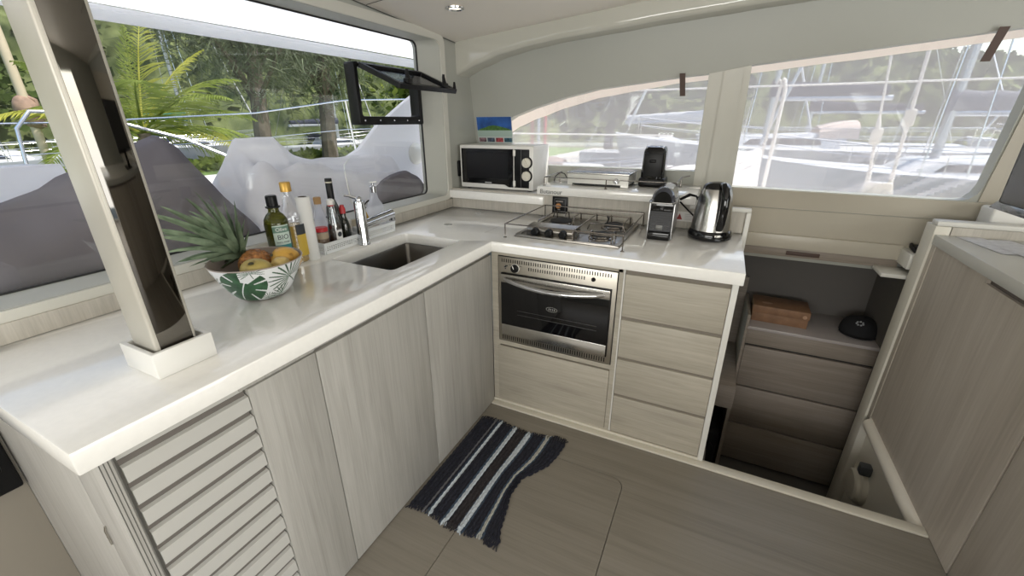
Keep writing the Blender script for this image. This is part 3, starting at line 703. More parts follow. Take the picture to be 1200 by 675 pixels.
for x, ya, yb in ((-.805, 1.94, 2.235), (-.735, 2.16, 2.235), (-.665, 2.10, 2.235), (-.575, 1.81, 2.235), (-.495, 1.81, 1.87), (-.495, 2.16, 2.235), (-.395, 1.81, 1.90), (-.395, 2.04, 2.235)):
    q = MB(); q.tube(bent(x, ya, yb), .0035, 8); part(q, 'pan_rod', 'dark_steel', t)
for y, xa, xb in ((2.232, -.83, -.378), (1.812, -.56, -.378), (2.02, -.565, -.378)):
    q = MB(); q.tube([(xa, y, .945), (xa + .012, y, .976), (xb - .012, y, .976), (xb, y, .945)], .0035, 8); part(q, 'pan_rod', 'dark_steel', t)
t = thing('hob_rail', 'thin chrome fiddle rail standing round the hob', 'rail', (-.61, 2.0, .93))
q = MB(); q.tube([(-.897, 1.755, .997), (-.332, 1.752, .999), (-.335, 2.272, .997), (-.899, 2.280, .997), (-.897, 1.755, .997)], .0032, 8); part(q, 'rod', 'dark_steel', t)
for x, y in ((-.897, 1.755), (-.332, 1.752), (-.335, 2.272), (-.899, 2.280)):
    q = MB(); rail(q, [(x, y)], .9303, .997); part(q, 'post', 'dark_steel', t)

# ------------------------------------------------------------------ coffee machine and kettle
t = thing('coffee_machine', 'small black capsule coffee machine with silver sides beside the kettle', 'coffee machine', (-.222, 2.005, .93), .02)
t.scale = (1, 1, 1.12)
W = .054
q = MB(); q.box(-W + .006, W - .006, .035, .255, .001, .155, .004); bd = part(q, 'core', 'black', t, world=False)
for s in (-1, 1):
    q = MB(); q.prism([(.012, .004), (.262, .004), (.262, .155), (.04, .155), (.026, .150)], lambda u, v, w: (w, u, v), s * W - .0028, s * W + .0028, .001); part(q, 'side_panel', mat('silver_side', (.40, .40, .40), .3, .9), t, world=False)
q = MB(); q.box(-W + .004, W - .004, -.004, .05, .001, .034, .005); part(q, 'drip_tray', 'blackgloss', t, world=False)
q = MB(); q.box(-W + .005, W - .005, .028, .037, .034, .118)
for k in range(9): q.box(-W + .008, W - .008, .0255, .029, .040 + k * .0085, .0445 + k * .0085)
part(q, 'front_grille', mat('dark_grille', (.016, .016, .018), .35), t, world=False)
q = MB(); q.box(-W + .004, W - .004, .016, .04, .118, .152, .003); q.box(-.010, .010, .0, .03, .122, .136, .004); part(q, 'outlet_head', 'blackgloss', t, world=False)
q = MB(); q.box(-.018, .012, .022, .0255, .040, .060, .002); part(q, 'cup_emblem', mat('grey_cup_badge', (.14, .14, .13), .3), t, world=False)  # small grey emblem low on the front
q = MB(); q.tube([(-W - .003, .20, .155), (-W - .003, .03, .155), (-W + .012, .006, .1535), (W - .012, .006, .1535), (W + .003, .03, .155), (W + .003, .20, .155)], .0035, 8); part(q, 'chrome_rim', 'chrome', t, world=False)
def dome(u, v):
    a = PI * u; r = W * (1 - .06 * v) ; sh = 1.0 if v > .12 else (.72 + .28 * math.sin(v / .12 * PI / 2))
    return (-math.cos(a) * r * sh, .012 + .235 * v, .156 + math.sin(a) * (.060 - .006 * v) * sh)
q = MB(); q.grid(dome, 24, 16); part(q, 'capsule_dome', mat('graphite_gloss', (.035, .038, .052), .12, coat=.6), t, world=False)
q = MB(); q.grid(lambda u, v: (-math.cos(PI * u) * W * .72 * v, .0125, .156 + math.sin(PI * u) * .0435 * v), 20, 5); part(q, 'dome_face', 'blackgloss', t, world=False)
b = MB(); b.tube([(-.165, 2.25, 1.085), (-.120, 2.235, 1.112), (-.088, 2.24, 1.106), (-.072, 2.25, 1.07), (-.075, 2.255, 1.055)], .004, 8); b.tube([(-.165, 2.24, 1.09), (-.125, 2.22, 1.12), (-.094, 2.225, 1.112), (-.079, 2.24, 1.08), (-.083, 2.25, 1.05)], .004, 8); b.tube([(-.165, 2.25, 1.075), (-.12, 2.265, 1.03), (-.075, 2.29, .985), (-.05, 2.30, .965)], .004, 8)
solo(b, 'power_cord', 'black', 'black cords running from the coffee machine to behind the kettle', 'cord', (-.12, 2.26, 1.05))

t = thing('kettle', 'brushed steel electric kettle with black handle, lid and base', 'kettle', (-.008, 2.155, .93))
q = MB(); q.lathe([(.088, .046), (.087, .055), (.083, .10), (.0775, .15), (.071, .195), (.062, .228), (.058, .236)], seg=48); part(q, 'body', mat('kettle_steel', (.50, .49, .47), .2, 1.0), t, world=False)
q = MB(); q.lathe([(0, .001), (.086, .001), (.0955, .008), (.097, .022), (.094, .038), (.089, .046), (.0, .046)], seg=48); bs = part(q, 'base', 'blackgloss', t, world=False)
q = MB(); q.lathe([(.060, .233), (.058, .243), (.045, .256), (.02, .262), (0, .263)], seg=40); part(q, 'lid', 'blackgloss', t, world=False)
hd = math.radians(-68); hx, hy = math.cos(hd), math.sin(hd)
q = MB(); pr = [(.050, .250), (.078, .252), (.100, .238), (.112, .205), (.114, .15), (.108, .095), (.096, .068), (.084, .064)]
pts = [(hx * r, hy * r, z) for r, z in pr]
q.tube(pts, .016, 12, radii=[.012, .015, .017, .018, .018, .018, .017, .013]); part(q, 'handle', 'blackgloss', t, world=False)
q = MB(); sx, sy = -hx, -hy
q.prism([(-.022, 0), (.022, 0), (0, .034)], lambda u, v, w: (sx * (.060 + v) - sy * u * (1 - 0), sy * (.060 + v) + sx * u, .185 + w * (1.0)), 0, .045, .003); part(q, 'spout', 'steel', t, world=False)
q = MB(); q.box(-.014, .014, -.004, .004, -.006, .006, .003, M4=Matrix.Translation((hx * .0955, hy * .0955, .030)) @ Matrix.Rotation(hd + PI / 2, 4, 'Z')); part(q, 'switch', 'steel', bs, world=False)

# ------------------------------------------------------------------ oven
t = thing('oven', 'built-in stainless oven with black glass door and curved bar handle', 'oven', (-.615, 1.95, .40))
OX0, OX1, OZ0, OZ1, OY = -.903, -.328, .401, .853, 1.697
q = MB(); q.box(OX0, OX1, OY - .006, OY + .012, OZ0, OZ1, .002); q.box(OX0 + .02, OX1 - .02, OY + .012, 2.18, OZ0 + .01, OZ1 - .01); fa = part(q, 'fascia', 'steel_matte', t)
q = MB(); q.box(OX0 - .003, OX1 + .003, OY - .003, OY + .001, OZ0 - .003, OZ1 + .003); part(q, 'surround', 'black', t)
q = MB(); Y = OY - .0064
for k in range(46):
    x = OX0 + .018 + k * .0117
    q.box(x, x + .0045, Y, Y + .001, .826, .843)
part(q, 'vent_slots', 'black', fa)
q = MB()
for k in range(12, 36): q.box(OX0 + .018 + k * .0117, OX0 + .0225 + k * .0117, Y, Y + .001, .799, .815)
part(q, 'vent_slots', 'black', fa)
q = MB()
for k in range(46): q.box(OX0 + .018 + k * .0117, OX0 + .0225 + k * .0117, Y, Y + .001, .409, .432)
part(q, 'vent_slots', 'black', fa)
q = MB(); q.box(OX0 + .018, OX1 - .018, OY - .017, OY - .0055, .441, .775, .002); part(q, 'door_edge', 'black', t)
q = MB(); q.box(OX0 + .022, OX1 - .022, OY - .026, OY - .015, .730, .771, .002); q.box(OX0 + .022, OX1 - .022, OY - .026, OY - .015, .447, .505, .002); part(q, 'door_bands', 'steel', t)
q = MB(); q.box(OX0 + .022, OX1 - .022, OY - .025, OY - .015, .505, .730, .001); dg = part(q, 'door_glass', 'blackgloss', t)
q = MB(); q.plate([(math.cos(k * PI / 16) * .028 - .615, math.sin(k * PI / 16) * .012 + .632) for k in range(32)], [[(math.cos(k * PI / 16) * .026 - .615, math.sin(k * PI / 16) * .0105 + .632) for k in range(32)]], XZ, OY - .0256, OY - .025)
for xx in (-.630, -.6215, -.612, -.603): q.box(xx, xx + .004, OY - .0256, OY - .025, .6275, .6365)
part(q, 'badge', mat('badge_print', (.30, .30, .28), .4), dg)
q = MB()
for z in (.570, .592): q.tube([(OX0 + .11, OY - .0255, z), (OX1 - .07, OY - .0255, z)], .0013, 6)
part(q, 'rack_lines', mat('dim_rack', (.09, .09, .09), .3, .7), dg)
q = MB(); hp = []
for k in range(17):
    u = k / 16; hp.append((OX0 + .045 + u * (OX1 - OX0 - .09), OY - .032 - .034 * math.sin(PI * u) ** .6, .752 - .020 * math.sin(PI * u)))
q.tube(hp, .010, 14, radii=[.007] + [.0115] * 15 + [.007]); part(q, 'handle', 'chrome', t)
q = MB(); Mx = Matrix.Translation((-.812, OY - .006, .803)) @ Matrix.Rotation(PI / 2, 4, 'X'); q.lathe([(0, .020), (.014, .020), (.019, .016), (.021, 0)], 0, 0, 0, 24, Mx); kb = part(q, 'knob', 'black', t)
q = MB(); q.box(-.002, .002, .0, .018, .0195, .021, M4=Mx @ Matrix.Rotation(.4, 4, 'Z')); q.lathe([(.0215, 0), (.022, .006), (.0205, .006)], 0, 0, 0, 24, Mx); part(q, 'knob_mark', 'white', kb)
q = MB(); Mx = Matrix.Translation((-.432, OY - .006, .806)) @ Matrix.Rotation(PI / 2, 4, 'X'); q.lathe([(0, .008), (.007, .008), (.009, .005), (.010, 0)], 0, 0, 0, 20, Mx); part(q, 'igniter_button', 'black', t)
q = MB(); q.box(-.872, -.860, Y, Y + .001, .800, .806); q.box(-.866, -.853, Y, Y + .001, .806, .812); q.box(-.868, -.862, Y, Y + .001, .792, .797); q.box(-.845, -.834, Y, Y + .001, .814, .816); q.box(-.790, -.779, Y, Y + .001, .814, .816); part(q, 'symbols', 'ink', fa)
# ------------------------------------------------------------------ fruit bowl
BX, BY = -1.285, .775
def leaf_test(u, v):
    """white bowl with dark green monstera and palm leaves"""
    for (u0, v0, s, rot, kind) in BLEAVES:
        dx = ((u - u0 + .5) % 1 - .5) * .75; dy = (v - v0) * .155
        c, sn = math.cos(rot), math.sin(rot); x = (dx * c + dy * sn) / s; y = (-dx * sn + dy * c) / s
        r = math.hypot(x, y); a = math.atan2(x, y)
        if kind == 0:                                      # monstera: heart with slits towards the rim
            edge = .95 - .25 * (abs(a) / PI) ** 3 + .10 * math.cos(2 * a)
            if abs(a) > 2.75: edge *= .35
            if r < edge and not (r > .42 and abs(math.sin(a * 4.2 + .5)) < .22 and abs(a) > .25) and not abs(x) < .02: return True
        else:                                             # fan palm: narrow blades
            if r < 1.0 and abs(a) < 2.1 and abs(((a * 3.2) % 1) - .5) < .34 * (1.05 - r * .75): return True
            if abs(x) < .03 and -0.7 < y < 0: return True
    return False
U0 = (-31 / 360) % 1
BLEAVES = [(U0 - .075, .52, .088, 2.7, 0), (U0 + .12, .60, .072, .8, 1), (U0 - .235, .50, .066, -1.0, 1), (U0 + .10, .10, .050, 1.7, 1), (U0 + .02, .05, .035, -.6, 1), (U0 + .26, .5, .062, 2.0, 0), (U0 + .42, .5, .06, .5, 1), (U0 - .42, .5, .062, 2.9, 0), (U0 - .03, .93, .035, .2, 1)]
t = thing('fruit_bowl', 'white bowl printed with dark green tropical leaves, holding the fruit', 'bowl', (BX, BY, .93))
def bowlp(v): return (.062 + (.133 - .062) * (v ** .62), .004 + .116 * v)
def bo(u, v):
    r, z = bowlp(v); a = 2 * PI * u; return (BX + r * math.cos(a), BY + r * math.sin(a), .93 + z)
q = MB(); q.grid(bo, 620, 110, cu=True, mfn=lambda u, v: 1 if leaf_test(u, v) else 0)
part(q, 'printed_outside', [mat('bowl_white', (.72, .73, .74), .25), mat('bowl_leaf_green', (.03, .085, .04), .3, noise_amt=.4, noise_scale=40)], t)
q = MB(); q.lathe([(0, .001), (.055, .001), (.062, .004)], BX, BY, .93, 48); q.lathe([(bowlp(1)[0], .1200), (.1345, .122), (.1335, .124), (.130, .123), (bowlp(.8)[0] - .004, bowlp(.8)[1]), (bowlp(.4)[0] - .004, bowlp(.4)[1]), (bowlp(.15)[0] - .004, bowlp(.15)[1] + .003), (.055, .010), (0, .010)], BX, BY, .93, 64)
part(q, 'inside', mat('bowl_taupe', (.36, .31, .28), .4), t)

# pineapple lying in the bowl, crown towards the window
t = thing('pineapple', 'pineapple lying in the bowl with a large grey-green crown', 'pineapple', (-1.325, .79, 1.02))
ax = Vector((-.66, -.36, .64)).normalized(); pc = Vector((-1.312, .797, 1.015))
qa = ax.to_track_quat('Z', 'Y').to_matrix().to_4x4()
def pine(u, v):
    a = 2 * PI * u; z = -.075 + .135 * v; s = max(0.0, 1 - abs((v - .5) * 2) ** 2.6) ** .5
    k = abs(math.sin(a * 6 + v * 20)) * abs(math.sin(a * 6 - v * 20))
    r = .050 * s + .0045 * k * (s > .2); p = qa @ Vector((r * math.cos(a), r * math.sin(a), z)); return tuple(pc + p)
q = MB(); q.grid(pine, 96, 60, cu=True); part(q, 'fruit', mat('pineapple_skin', (.30, .13, .04), .5, noise_amt=.6, noise_scale=90), t, ang=80)
def blade(mbx, base, dirv, side, length, width, droop, seg=7, cup=.25, mi=0):
    """a tapering leaf, V-shaped across, bending down with droop"""
    dirv = Vector(dirv).normalized(); side = Vector(side); side = (side - dirv * side.dot(dirv)).normalized(); nrm = side.cross(dirv)
    vs, fs = [], []; p = Vector(base); d = dirv.copy()
    for i in range(seg + 1):
        u = i / seg; w = width * (.75 + .9 * u) * (1 - u) ** .75 if u < 1 else 0
        up = side.cross(d).normalized()
        vs += [tuple(p - side * w / 2 + up * w * cup), tuple(p), tuple(p + side * w / 2 + up * w * cup)]
        if i < seg:
            o = i * 3; fs += [(o, o + 1, o + 4, o + 3), (o + 1, o + 2, o + 5, o + 4)]
        d = (d + Vector((0, 0, -droop / seg)) ).normalized(); p = p + d * length / seg
    mbx.mi = mi; mbx.raw(vs, fs)
q = MB(); rnd = random.Random(5); cb = pc + ax * .052
e1 = ax.orthogonal().normalized(); e2 = ax.cross(e1)
for k in range(46):
    a = k * 2.39996; f = (k + .5) / 46; spread = 1.22 - .92 * f
    d = ax * math.cos(spread) + (e1 * math.cos(a) + e2 * math.sin(a)) * math.sin(spread) + Vector((0, 0, .16 + .12 * rnd.random()))
    ln = (.070 + .105 * min(1, f * 1.7)) * (.85 + .3 * rnd.random())
    blade(q, cb + ax * (.010 + .035 * f), d, ax.cross(d), ln * 1.12, .036 * (1 - .22 * f), .40 + .35 * rnd.random(), seg=9, cup=.24)
part(q, 'crown', cloth_var('crown_leaf', (.085, .125, .075), (.24, .30, .20), .10, 22), t)
def mango(loc, s, tilt, rz, m, name, lab, stalk=True):
    tt = thing(name, lab, 'fruit', loc, rz)
    def f(u, v):
        a = 2 * PI * u; b_ = PI * v; r = math.sin(b_); z = -math.cos(b_)
        x = r * math.cos(a) * (1 + .12 * z); y = r * math.sin(a); p = Vector((x * s[0], y * s[1], z * s[2] - .10 * s[2] * math.exp(-((v - 1) * 9) ** 2)))
        return tuple(Matrix.Rotation(tilt, 3, 'X') @ p)
    qq = MB(); qq.grid(f, 32, 24, cu=True); part(qq, 'skin', m, tt, world=False, ang=80)
    if stalk:
        qq = MB(); p = Matrix.Rotation(tilt, 3, 'X') @ Vector((0, 0, s[2] * .93)); qq.lathe([(.009, 0), (.006, .004), (0, .005)], p.x, p.y, p.z - .002, 12); part(qq, 'stalk_end', mat('dark_stalk', (.05, .045, .02), .8), tt, world=False)
def fruit_mat(name, c1, c2, spot):
    m = mat(name, c1, .38, noise_amt=0); n = m.node_tree.nodes; l = m.node_tree.links; bs = n['Principled BSDF']
    tc = n.new('ShaderNodeTexCoord'); a = n.new('ShaderNodeTexNoise'); a.inputs['Scale'].default_value = 22; a.inputs['Detail'].default_value = 6
    r = n.new('ShaderNodeValToRGB'); r.color_ramp.elements[0].color = (*spot, 1); r.color_ramp.elements[0].position = .33; r.color_ramp.elements[1].color = (*c2, 1); r.color_ramp.elements[1].position = .65
    e = r.color_ramp.elements.new(.42); e.color = (*c1, 1)
    l.new(tc.outputs['Object'], a.inputs['Vector']); l.new(a.outputs['Fac'], r.inputs[0]); l.new(r.outputs[0], bs.inputs['Base Color']); return m
mango((-1.222, .735, 1.027), (.047, .040, .050), .6, .5, fruit_mat('green_mango_skin', (.36, .28, .08), (.46, .36, .11), (.16, .12, .04)), 'mango', 'large greenish mango at the front of the leaf bowl')
mango((-1.213, .808, 1.030), (.028, .028, .034), 1.2, .4, fruit_mat('pale_mango_skin', (.58, .42, .14), (.66, .50, .20), (.40, .27, .08)), 'mango', 'small pale yellow fruit between the two larger mangoes', False)
mango((-1.245, .850, 1.036), (.040, .038, .046), 1.1, -.5, fruit_mat('orange_mango_skin', (.55, .30, .05), (.62, .38, .08), (.10, .05, .02)), 'mango', 'orange spotted mango at the right rim of the leaf bowl')

# ------------------------------------------------------------------ bottles and the paper roll by the windscreen
def bottle(name, lab, x, y, prof, m, cat='bottle', z0=.9305, seg=36):
    tt = thing(name, lab, cat, (x, y, z0)); qq = MB(); qq.lathe(prof, seg=seg); part(qq, 'glass', m, tt, world=False); return tt
def sub(tt, name, m, prof, z=0, x=0, y=0, seg=32):
    qq = MB(); qq.lathe(prof, x, y, z, seg); return part(qq, name, m, tt, world=False)
def wrap(tt, name, m, r, z0, z1, a0, a1, n=16):
    qq = MB(); qq.grid(lambda u, v: (r * math.cos(a0 + (a1 - a0) * u), r * math.sin(a0 + (a1 - a0) * u), z0 + (z1 - z0) * v), n, 2); return part(qq, name, m, tt, world=False)
CA = math.radians(-33)                                     # side of the bottles that faces the photographer
t = bottle('olive_oil_bottle', 'green glass oil bottle with black cap and pale green label', -1.405, .950, [(0, .0), (.035, 0), (.040, .005), (.040, .186), (.0375, .203), (.028, .219), (.0180, .229), (.0165, .240), (.0185, .240), (.0185, .246), (.014, .248), (0, .248)], 'bottle_green')
sub(t, 'oil', mat('olive_oil', (.035, .035, .006), .2), [(0, .004), (.0355, .004), (.0368, .182), (.0355, .19), (0, .19)])
sub(t, 'cap', 'black', [(.024, .244), (.024, .248), (.0185, .250), (.0185, .283), (.016, .286), (0, .286)])
lb = wrap(t, 'label', 'label', .0406, .100, .186, CA - .45, CA + .95)
wrap(t, 'label_band', 'teal', .0409, .100, .116, CA - .45, CA + .95)
wrap(t, 'label_head', mat('label_dark_green', (.12, .22, .17), .5), .0409, .160, .182, CA - .45, CA + .95)
def on_cyl(r, a, z): return lambda u, v, w: ((r + w) * math.cos(a + u / r), (r + w) * math.sin(a + u / r), z + v)
q = MB(); q.text('Olive', .018, on_cyl(.0410, CA + .25, .171), .0006); part(q, 'lettering', 'paper', lb, world=False)
q = MB(); q.text('BIO', .024, on_cyl(.0408, CA + .30, .143), .0006); q.text('extra vierge', .009, on_cyl(.0408, CA + .25, .126), .0006); part(q, 'lettering', 'ink', lb, world=False)

t = thing('oil_bottle', 'big clear plastic bottle of yellow oil with gold cap behind the green bottle', 'bottle', (-1.484, 1.070, .9305))
def pet(u, v):
    z = .285 * v; r = interp([(0, .038), (.006, .043), (.17, .043), (.19, .042), (.235, .024), (.262, .0155), (.285, .0155)], z)
    if .02 < z < .165: r += .0012 * math.sin(z * 420)
    return (r * math.cos(2 * PI * u), r * math.sin(2 * PI * u), z)
q = MB(); q.grid(pet, 36, 100, cu=True); part(q, 'bottle', 'clear', t, world=False)
sub(t, 'oil', 'oil', [(0, .003), (.036, .003), (.040, .008), (.040, .150), (0, .1505)])
sub(t, 'cap', 'gold', [(.0195, .278), (.0195, .310), (.0175, .313), (0, .313)])
wrap(t, 'label', mat('yellow_label', (.55, .38, .05), .5), .0447, .03, .115, CA + .1, CA + 1.3)
wrap(t, 'label_band', 'ink', .0448, .115, .155, CA + .1, CA + 1.3)

t = thing('paper_roll', 'white kitchen paper roll standing beside the oil bottles', 'paper roll', (-1.455, 1.112, .9305))
sub(t, 'paper', 'paper', [(.017, .002), (.0255, 0), (.0265, .002), (.0265, .252), (.0255, .2535), (.017, .2535)])
sub(t, 'core', mat('card_core', (.12, .10, .08), .8), [(.0168, .01), (.0168, .254), (.0150, .254), (.0150, .02), (0, .02)])

def basket(name, lab, x0, x1, y0, y1, h):
    tt = thing(name, lab, 'basket', ((x0 + x1) / 2, (y0 + y1) / 2, .9305))
    ww, dd = (x1 - x0), (y1 - y0); qq = MB(); ins = .006
    ny = int(dd / .0125); nx = int(ww / .0125); nz = 3
    hy = [rrect(-dd / 2 + .012 + k * (dd - .024) / ny + .0018, -dd / 2 + .012 + (k + 1) * (dd - .024) / ny - .0018, .012 + j * (h - .024) / nz + .0018, .012 + (j + 1) * (h - .024) / nz - .0018, .0015, 2) for k in range(ny) for j in range(nz)]
    hx_ = [rrect(-ww / 2 + .012 + k * (ww - .024) / nx + .0018, -ww / 2 + .012 + (k + 1) * (ww - .024) / nx - .0018, .012 + j * (h - .024) / nz + .0018, .012 + (j + 1) * (h - .024) / nz - .0018, .0015, 2) for k in range(nx) for j in range(nz)]
    for s in (-1, 1):
        qq.plate([(-dd / 2, 0), (dd / 2, 0), (dd / 2, h), (-dd / 2, h)], hy, lambda u, v, w: (s * (ww / 2 - ins * (1 - v / h)) + s * w, u, v), -.002, 0)
        qq.plate([(-ww / 2, 0), (ww / 2, 0), (ww / 2, h), (-ww / 2, h)], hx_, lambda u, v, w: (u, s * (dd / 2 - ins * (1 - v / h)) + s * w, v), -.002, 0)
    qq.box(-ww / 2 + ins, ww / 2 - ins, -dd / 2 + ins, dd / 2 - ins, 0, .003); part(qq, 'mesh_sides', 'basket', tt, world=False, flat=True)
    qq = MB(); qq.plate(rrect(-ww / 2 - .003, ww / 2 + .003, -dd / 2 - .003, dd / 2 + .003, .006), [rrect(-ww / 2 + .002, ww / 2 - .002, -dd / 2 + .002, dd / 2 - .002, .004)], XY, h - .003, h + .003); part(qq, 'rim', 'basket', tt, world=False)
basket('basket', 'white perforated basket full of bottles left of the tap', -1.563, -1.450, 1.170, 1.372, .046)
basket('basket', 'white perforated basket behind the tap spout holding the soap', -1.563, -1.464, 1.432, 1.628, .050)

zb = .9337
t = bottle('glass_bottle', 'clear glass bottle with cork-coloured cap in the basket', -1.530, 1.238, [(0, 0), (.026, 0), (.028, .004), (.028, .105), (.024, .135), (.014, .180), (.013, .203), (0, .203)], 'frosted', z0=zb)
sub(t, 'contents', mat('pink_salt', (.45, .22, .18), .6), [(0, .003), (.0255, .003), (.0255, .055), (0, .056)])
sub(t, 'cap', mat('cork_cap', (.34, .20, .08), .6), [(.0150, .196), (.0155, .223), (.013, .225), (0, .225)])
t = bottle('vinegar_bottle', 'tallest dark wine-type bottle with black capsule in the basket', -1.530, 1.312, [(0, 0), (.027, 0), (.029, .004), (.029, .15), (.026, .172), (.0145, .205), (.0135, .22), (.0135, .288), (0, .288)], 'dark_glass', z0=zb)
sub(t, 'capsule', 'black', [(.0148, .205), (.0148, .292), (.0138, .294), (0, .294)])
sub(t, 'capsule_band', mat('pale_band', (.5, .47, .38), .5), [(.0151, .275), (.0151, .281)])
t = bottle('swing_top_bottle', 'clear swing-top bottle with dark contents and white label at the basket front', -1.487, 1.268, [(0, 0), (.029, 0), (.031, .004), (.031, .08), (.027, .120), (.013, .172), (.012, .190), (0, .190)], 'clear', z0=zb)
sub(t, 'contents', mat('dark_syrup', (.03, .018, .012), .2), [(0, .003), (.0295, .003), (.0295, .08), (.026, .108), (0, .109)])
sub(t, 'stopper', 'white', [(.0155, .191), (.0165, .199), (.0150, .211), (.008, .216), (0, .216)])
sub(t, 'gasket', 'red', [(.0140, .186), (.0150, .191)])
q = MB(); q.tube([(.014, 0, .155), (.018, 0, .18), (.016, 0, .205), (.0, 0, .219), (-.016, 0, .205), (-.018, 0, .18), (-.014, 0, .155)], .0014, 6); part(q, 'wire_bail', 'chrome', t, world=False)
lb = wrap(t, 'label', 'paper', .0314, .028, .085, CA - .05, CA + .95); q = MB(); q.sphere((.0316 * math.cos(CA + .45), .0316 * math.sin(CA + .45), .066), .002, .011, .011, M4=Matrix.Rotation(CA + .55, 4, 'Z')); q.text('ooo', .012, on_cyl(.0316, CA + .45, .043), .0005); part(q, 'label_emblem', 'ink', lb, world=False)
t = bottle('jar', 'small spice jar with a red lid at the left end of the basket', -1.490, 1.200, [(0, 0), (.024, 0), (.026, .003), (.026, .082), (.022, .092), (0, .092)], 'clear', 'jar', z0=zb)
sub(t, 'contents', mat('brown_spice', (.17, .11, .065), .8), [(0, .002), (.0245, .002), (.0245, .074), (0, .075)])
sub(t, 'lid', 'red', [(.0268, .090), (.0268, .104), (.0245, .107), (0, .107)]); sub(t, 'neck_label', mat('tan_label', (.38, .30, .21), .6), [(.0263, .060), (.0263, .086)])
t = bottle('sauce_bottle', 'dark soy sauce bottle with a red cap in the basket', -1.510, 1.345, [(0, 0), (.022, 0), (.0245, .004), (.0245, .075), (.020, .100), (.0125, .122), (.012, .142), (0, .142)], 'dark_glass', z0=zb)
sub(t, 'cap', 'red', [(.0135, .138), (.0140, .158), (.010, .166), (.009, .175), (0, .176)])
t = bottle('salt_pot', 'small white pot standing between the two baskets', -1.545, 1.402, [(0, 0), (.013, 0), (.014, .07), (0, .072)], 'white', 'pot', z0=zb); sub(t, 'top', 'white', [(.0145, .070), (.0135, .088), (.009, .095), (0, .096)])

t = thing('soap_bottle', 'clear oval soap bottle with chrome top in the basket behind the tap', 'bottle', (-1.528, 1.568, zb), .9)
def oval(u, v):
    z = .205 * v; r = interp([(0, .036), (.01, .042), (.07, .049), (.13, .042), (.17, .020), (.205, .0135)], z); return (r * math.cos(2 * PI * u), .62 * r * math.sin(2 * PI * u) if z < .165 else r * (.62 + .38 * (z - .165) / .04) * math.sin(2 * PI * u), z)
q = MB(); q.grid(oval, 32, 30, cu=True); part(q, 'bottle', 'frosted', t, world=False)
sub(t, 'neck', 'chrome', [(.0160, .198), (.0165, .228), (.012, .231), (.006, .232), (.006, .244), (0, .244)])
q = MB(); q.box(-.012, .022, -.006, .006, .243, .251, .003); part(q, 'pump_head', 'white', t, world=False)
t = bottle('dish_soap', 'small bottle of amber dish soap behind the tap', -1.535, 1.490, [(0, 0), (.022, 0), (.024, .004), (.024, .09), (.016, .115), (.008, .125), (0, .126)], 'amber', z0=zb); sub(t, 'cap', 'white', [(.010, .124), (.010, .14), (0, .141)])
b = MB(); b.box(-1.482, -1.470, 1.45, 1.54, .9375, .985, .004, 3); b.mi = 1; b.box(-1.488, -1.482, 1.45, 1.54, .9375, .985, .003)
solo(b, 'sponge', [mat('sponge_white', (.55, .52, .46), .9, noise_amt=.2, noise_scale=150), mat('sponge_scourer', (.22, .12, .10), .9)], 'washing-up sponge lying in the soap basket', 'sponge', (-1.478, 1.495, .9375))

# ------------------------------------------------------------------ tap
t = thing('tap', 'chrome single-lever kitchen tap with a straight swivel spout', 'tap', (-1.430, 1.372, .9305))
q = MB(); q.lathe([(0, .0), (.027, 0), (.027, .006), (.0255, .009), (.0245, .012), (.0245, .192), (.0225, .199), (0, .200)], seg=32); bd = part(q, 'body', 'chrome', t, world=False)
q = MB(); q.tube([(0, .0, .088), (-.002, .06, .092), (-.004, .12, .096), (-.006, .205, .102)], .014, 16, radii=[.021, .0205, .0215, .0235]); q.tube([(-.006, .198, .100), (-.004, .203, .078), (-.004, .203, .070)], .0165, 14); part(q, 'spout', 'chrome', t, world=False)
q = MB(); q.sphere((0, 0, .203), .0165, rz=.016); q.tube([(0, 0, .207), (-.022, -.030, .222), (-.034, -.048, .226)], .006, 10, radii=[.009, .006, .0045]); part(q, 'lever', 'chrome', t, world=False)
q = MB(); q.tube([(.006, .004, .165), (.002, .045, .186), (0, .06, .190)], .0035, 8); part(q, 'spray_pin', 'black', t, world=False)

# ------------------------------------------------------------------ rug
def rug_x(s, y):
    """right border wanders; the left one is straight along the doors"""
    e = interp([(.93, -.516), (1.00, -.545), (1.078, -.560), (1.16, -.582), (1.254, -.575), (1.31, -.535), (1.376, -.495), (1.45, -.478), (1.53, -.470)], y)
    e0 = -.516 + .046 * (y - .93) / .6; return -.932 + (e0 + .932) * s + (e - e0) * s ** 5
STR = [(.16, 0), (.185, 3), (.20, 0), (.225, 1), (.255, 2), (.275, 0), (.385, 0), (.40, 1), (.44, 2), (.455, 0), (.46, 4), (.56, 4), (.565, 1), (.615, 2), (.64, 1), (.66, 0), (.76, 0), (.775, 1), (.81, 5), (.83, 1), (1.01, 0)]
def stripe(s):
    for e, k in STR:
        if s < e: return k
    return 0
RM = [mat('rug_navy', (.012, .013, .022), .95, noise_amt=.5, noise_scale=120), mat('rug_slate', (.035, .055, .085), .95, noise_amt=.3, noise_scale=120), mat('rug_pale_blue', (.50, .55, .59), .95, noise_amt=.2, noise_scale=120), mat('rug_thin_grey', (.13, .13, .14), .95), mat('rug_charcoal', (.022, .018, .020), .95, noise_amt=.5, noise_scale=120), mat('rug_cream', (.42, .42, .38), .95, noise_amt=.2, noise_scale=120)]
t = thing('rug', 'striped navy, grey and pale blue woven rug with fringed ends', 'rug', (-.72, 1.23, 0))
def rg(u, v):
    y = .945 + .578 * v + .010 * math.sin(u * 9); x = rug_x(u, y)
    return (x, y, .0065 + .0022 * math.sin(u * 150) + .0016 * math.sin(v * 130 + (int(u * 48) % 2) * PI) + .004 * (.5 + .5 * math.sin(v * 9 + u * 5)) * (u > .6))
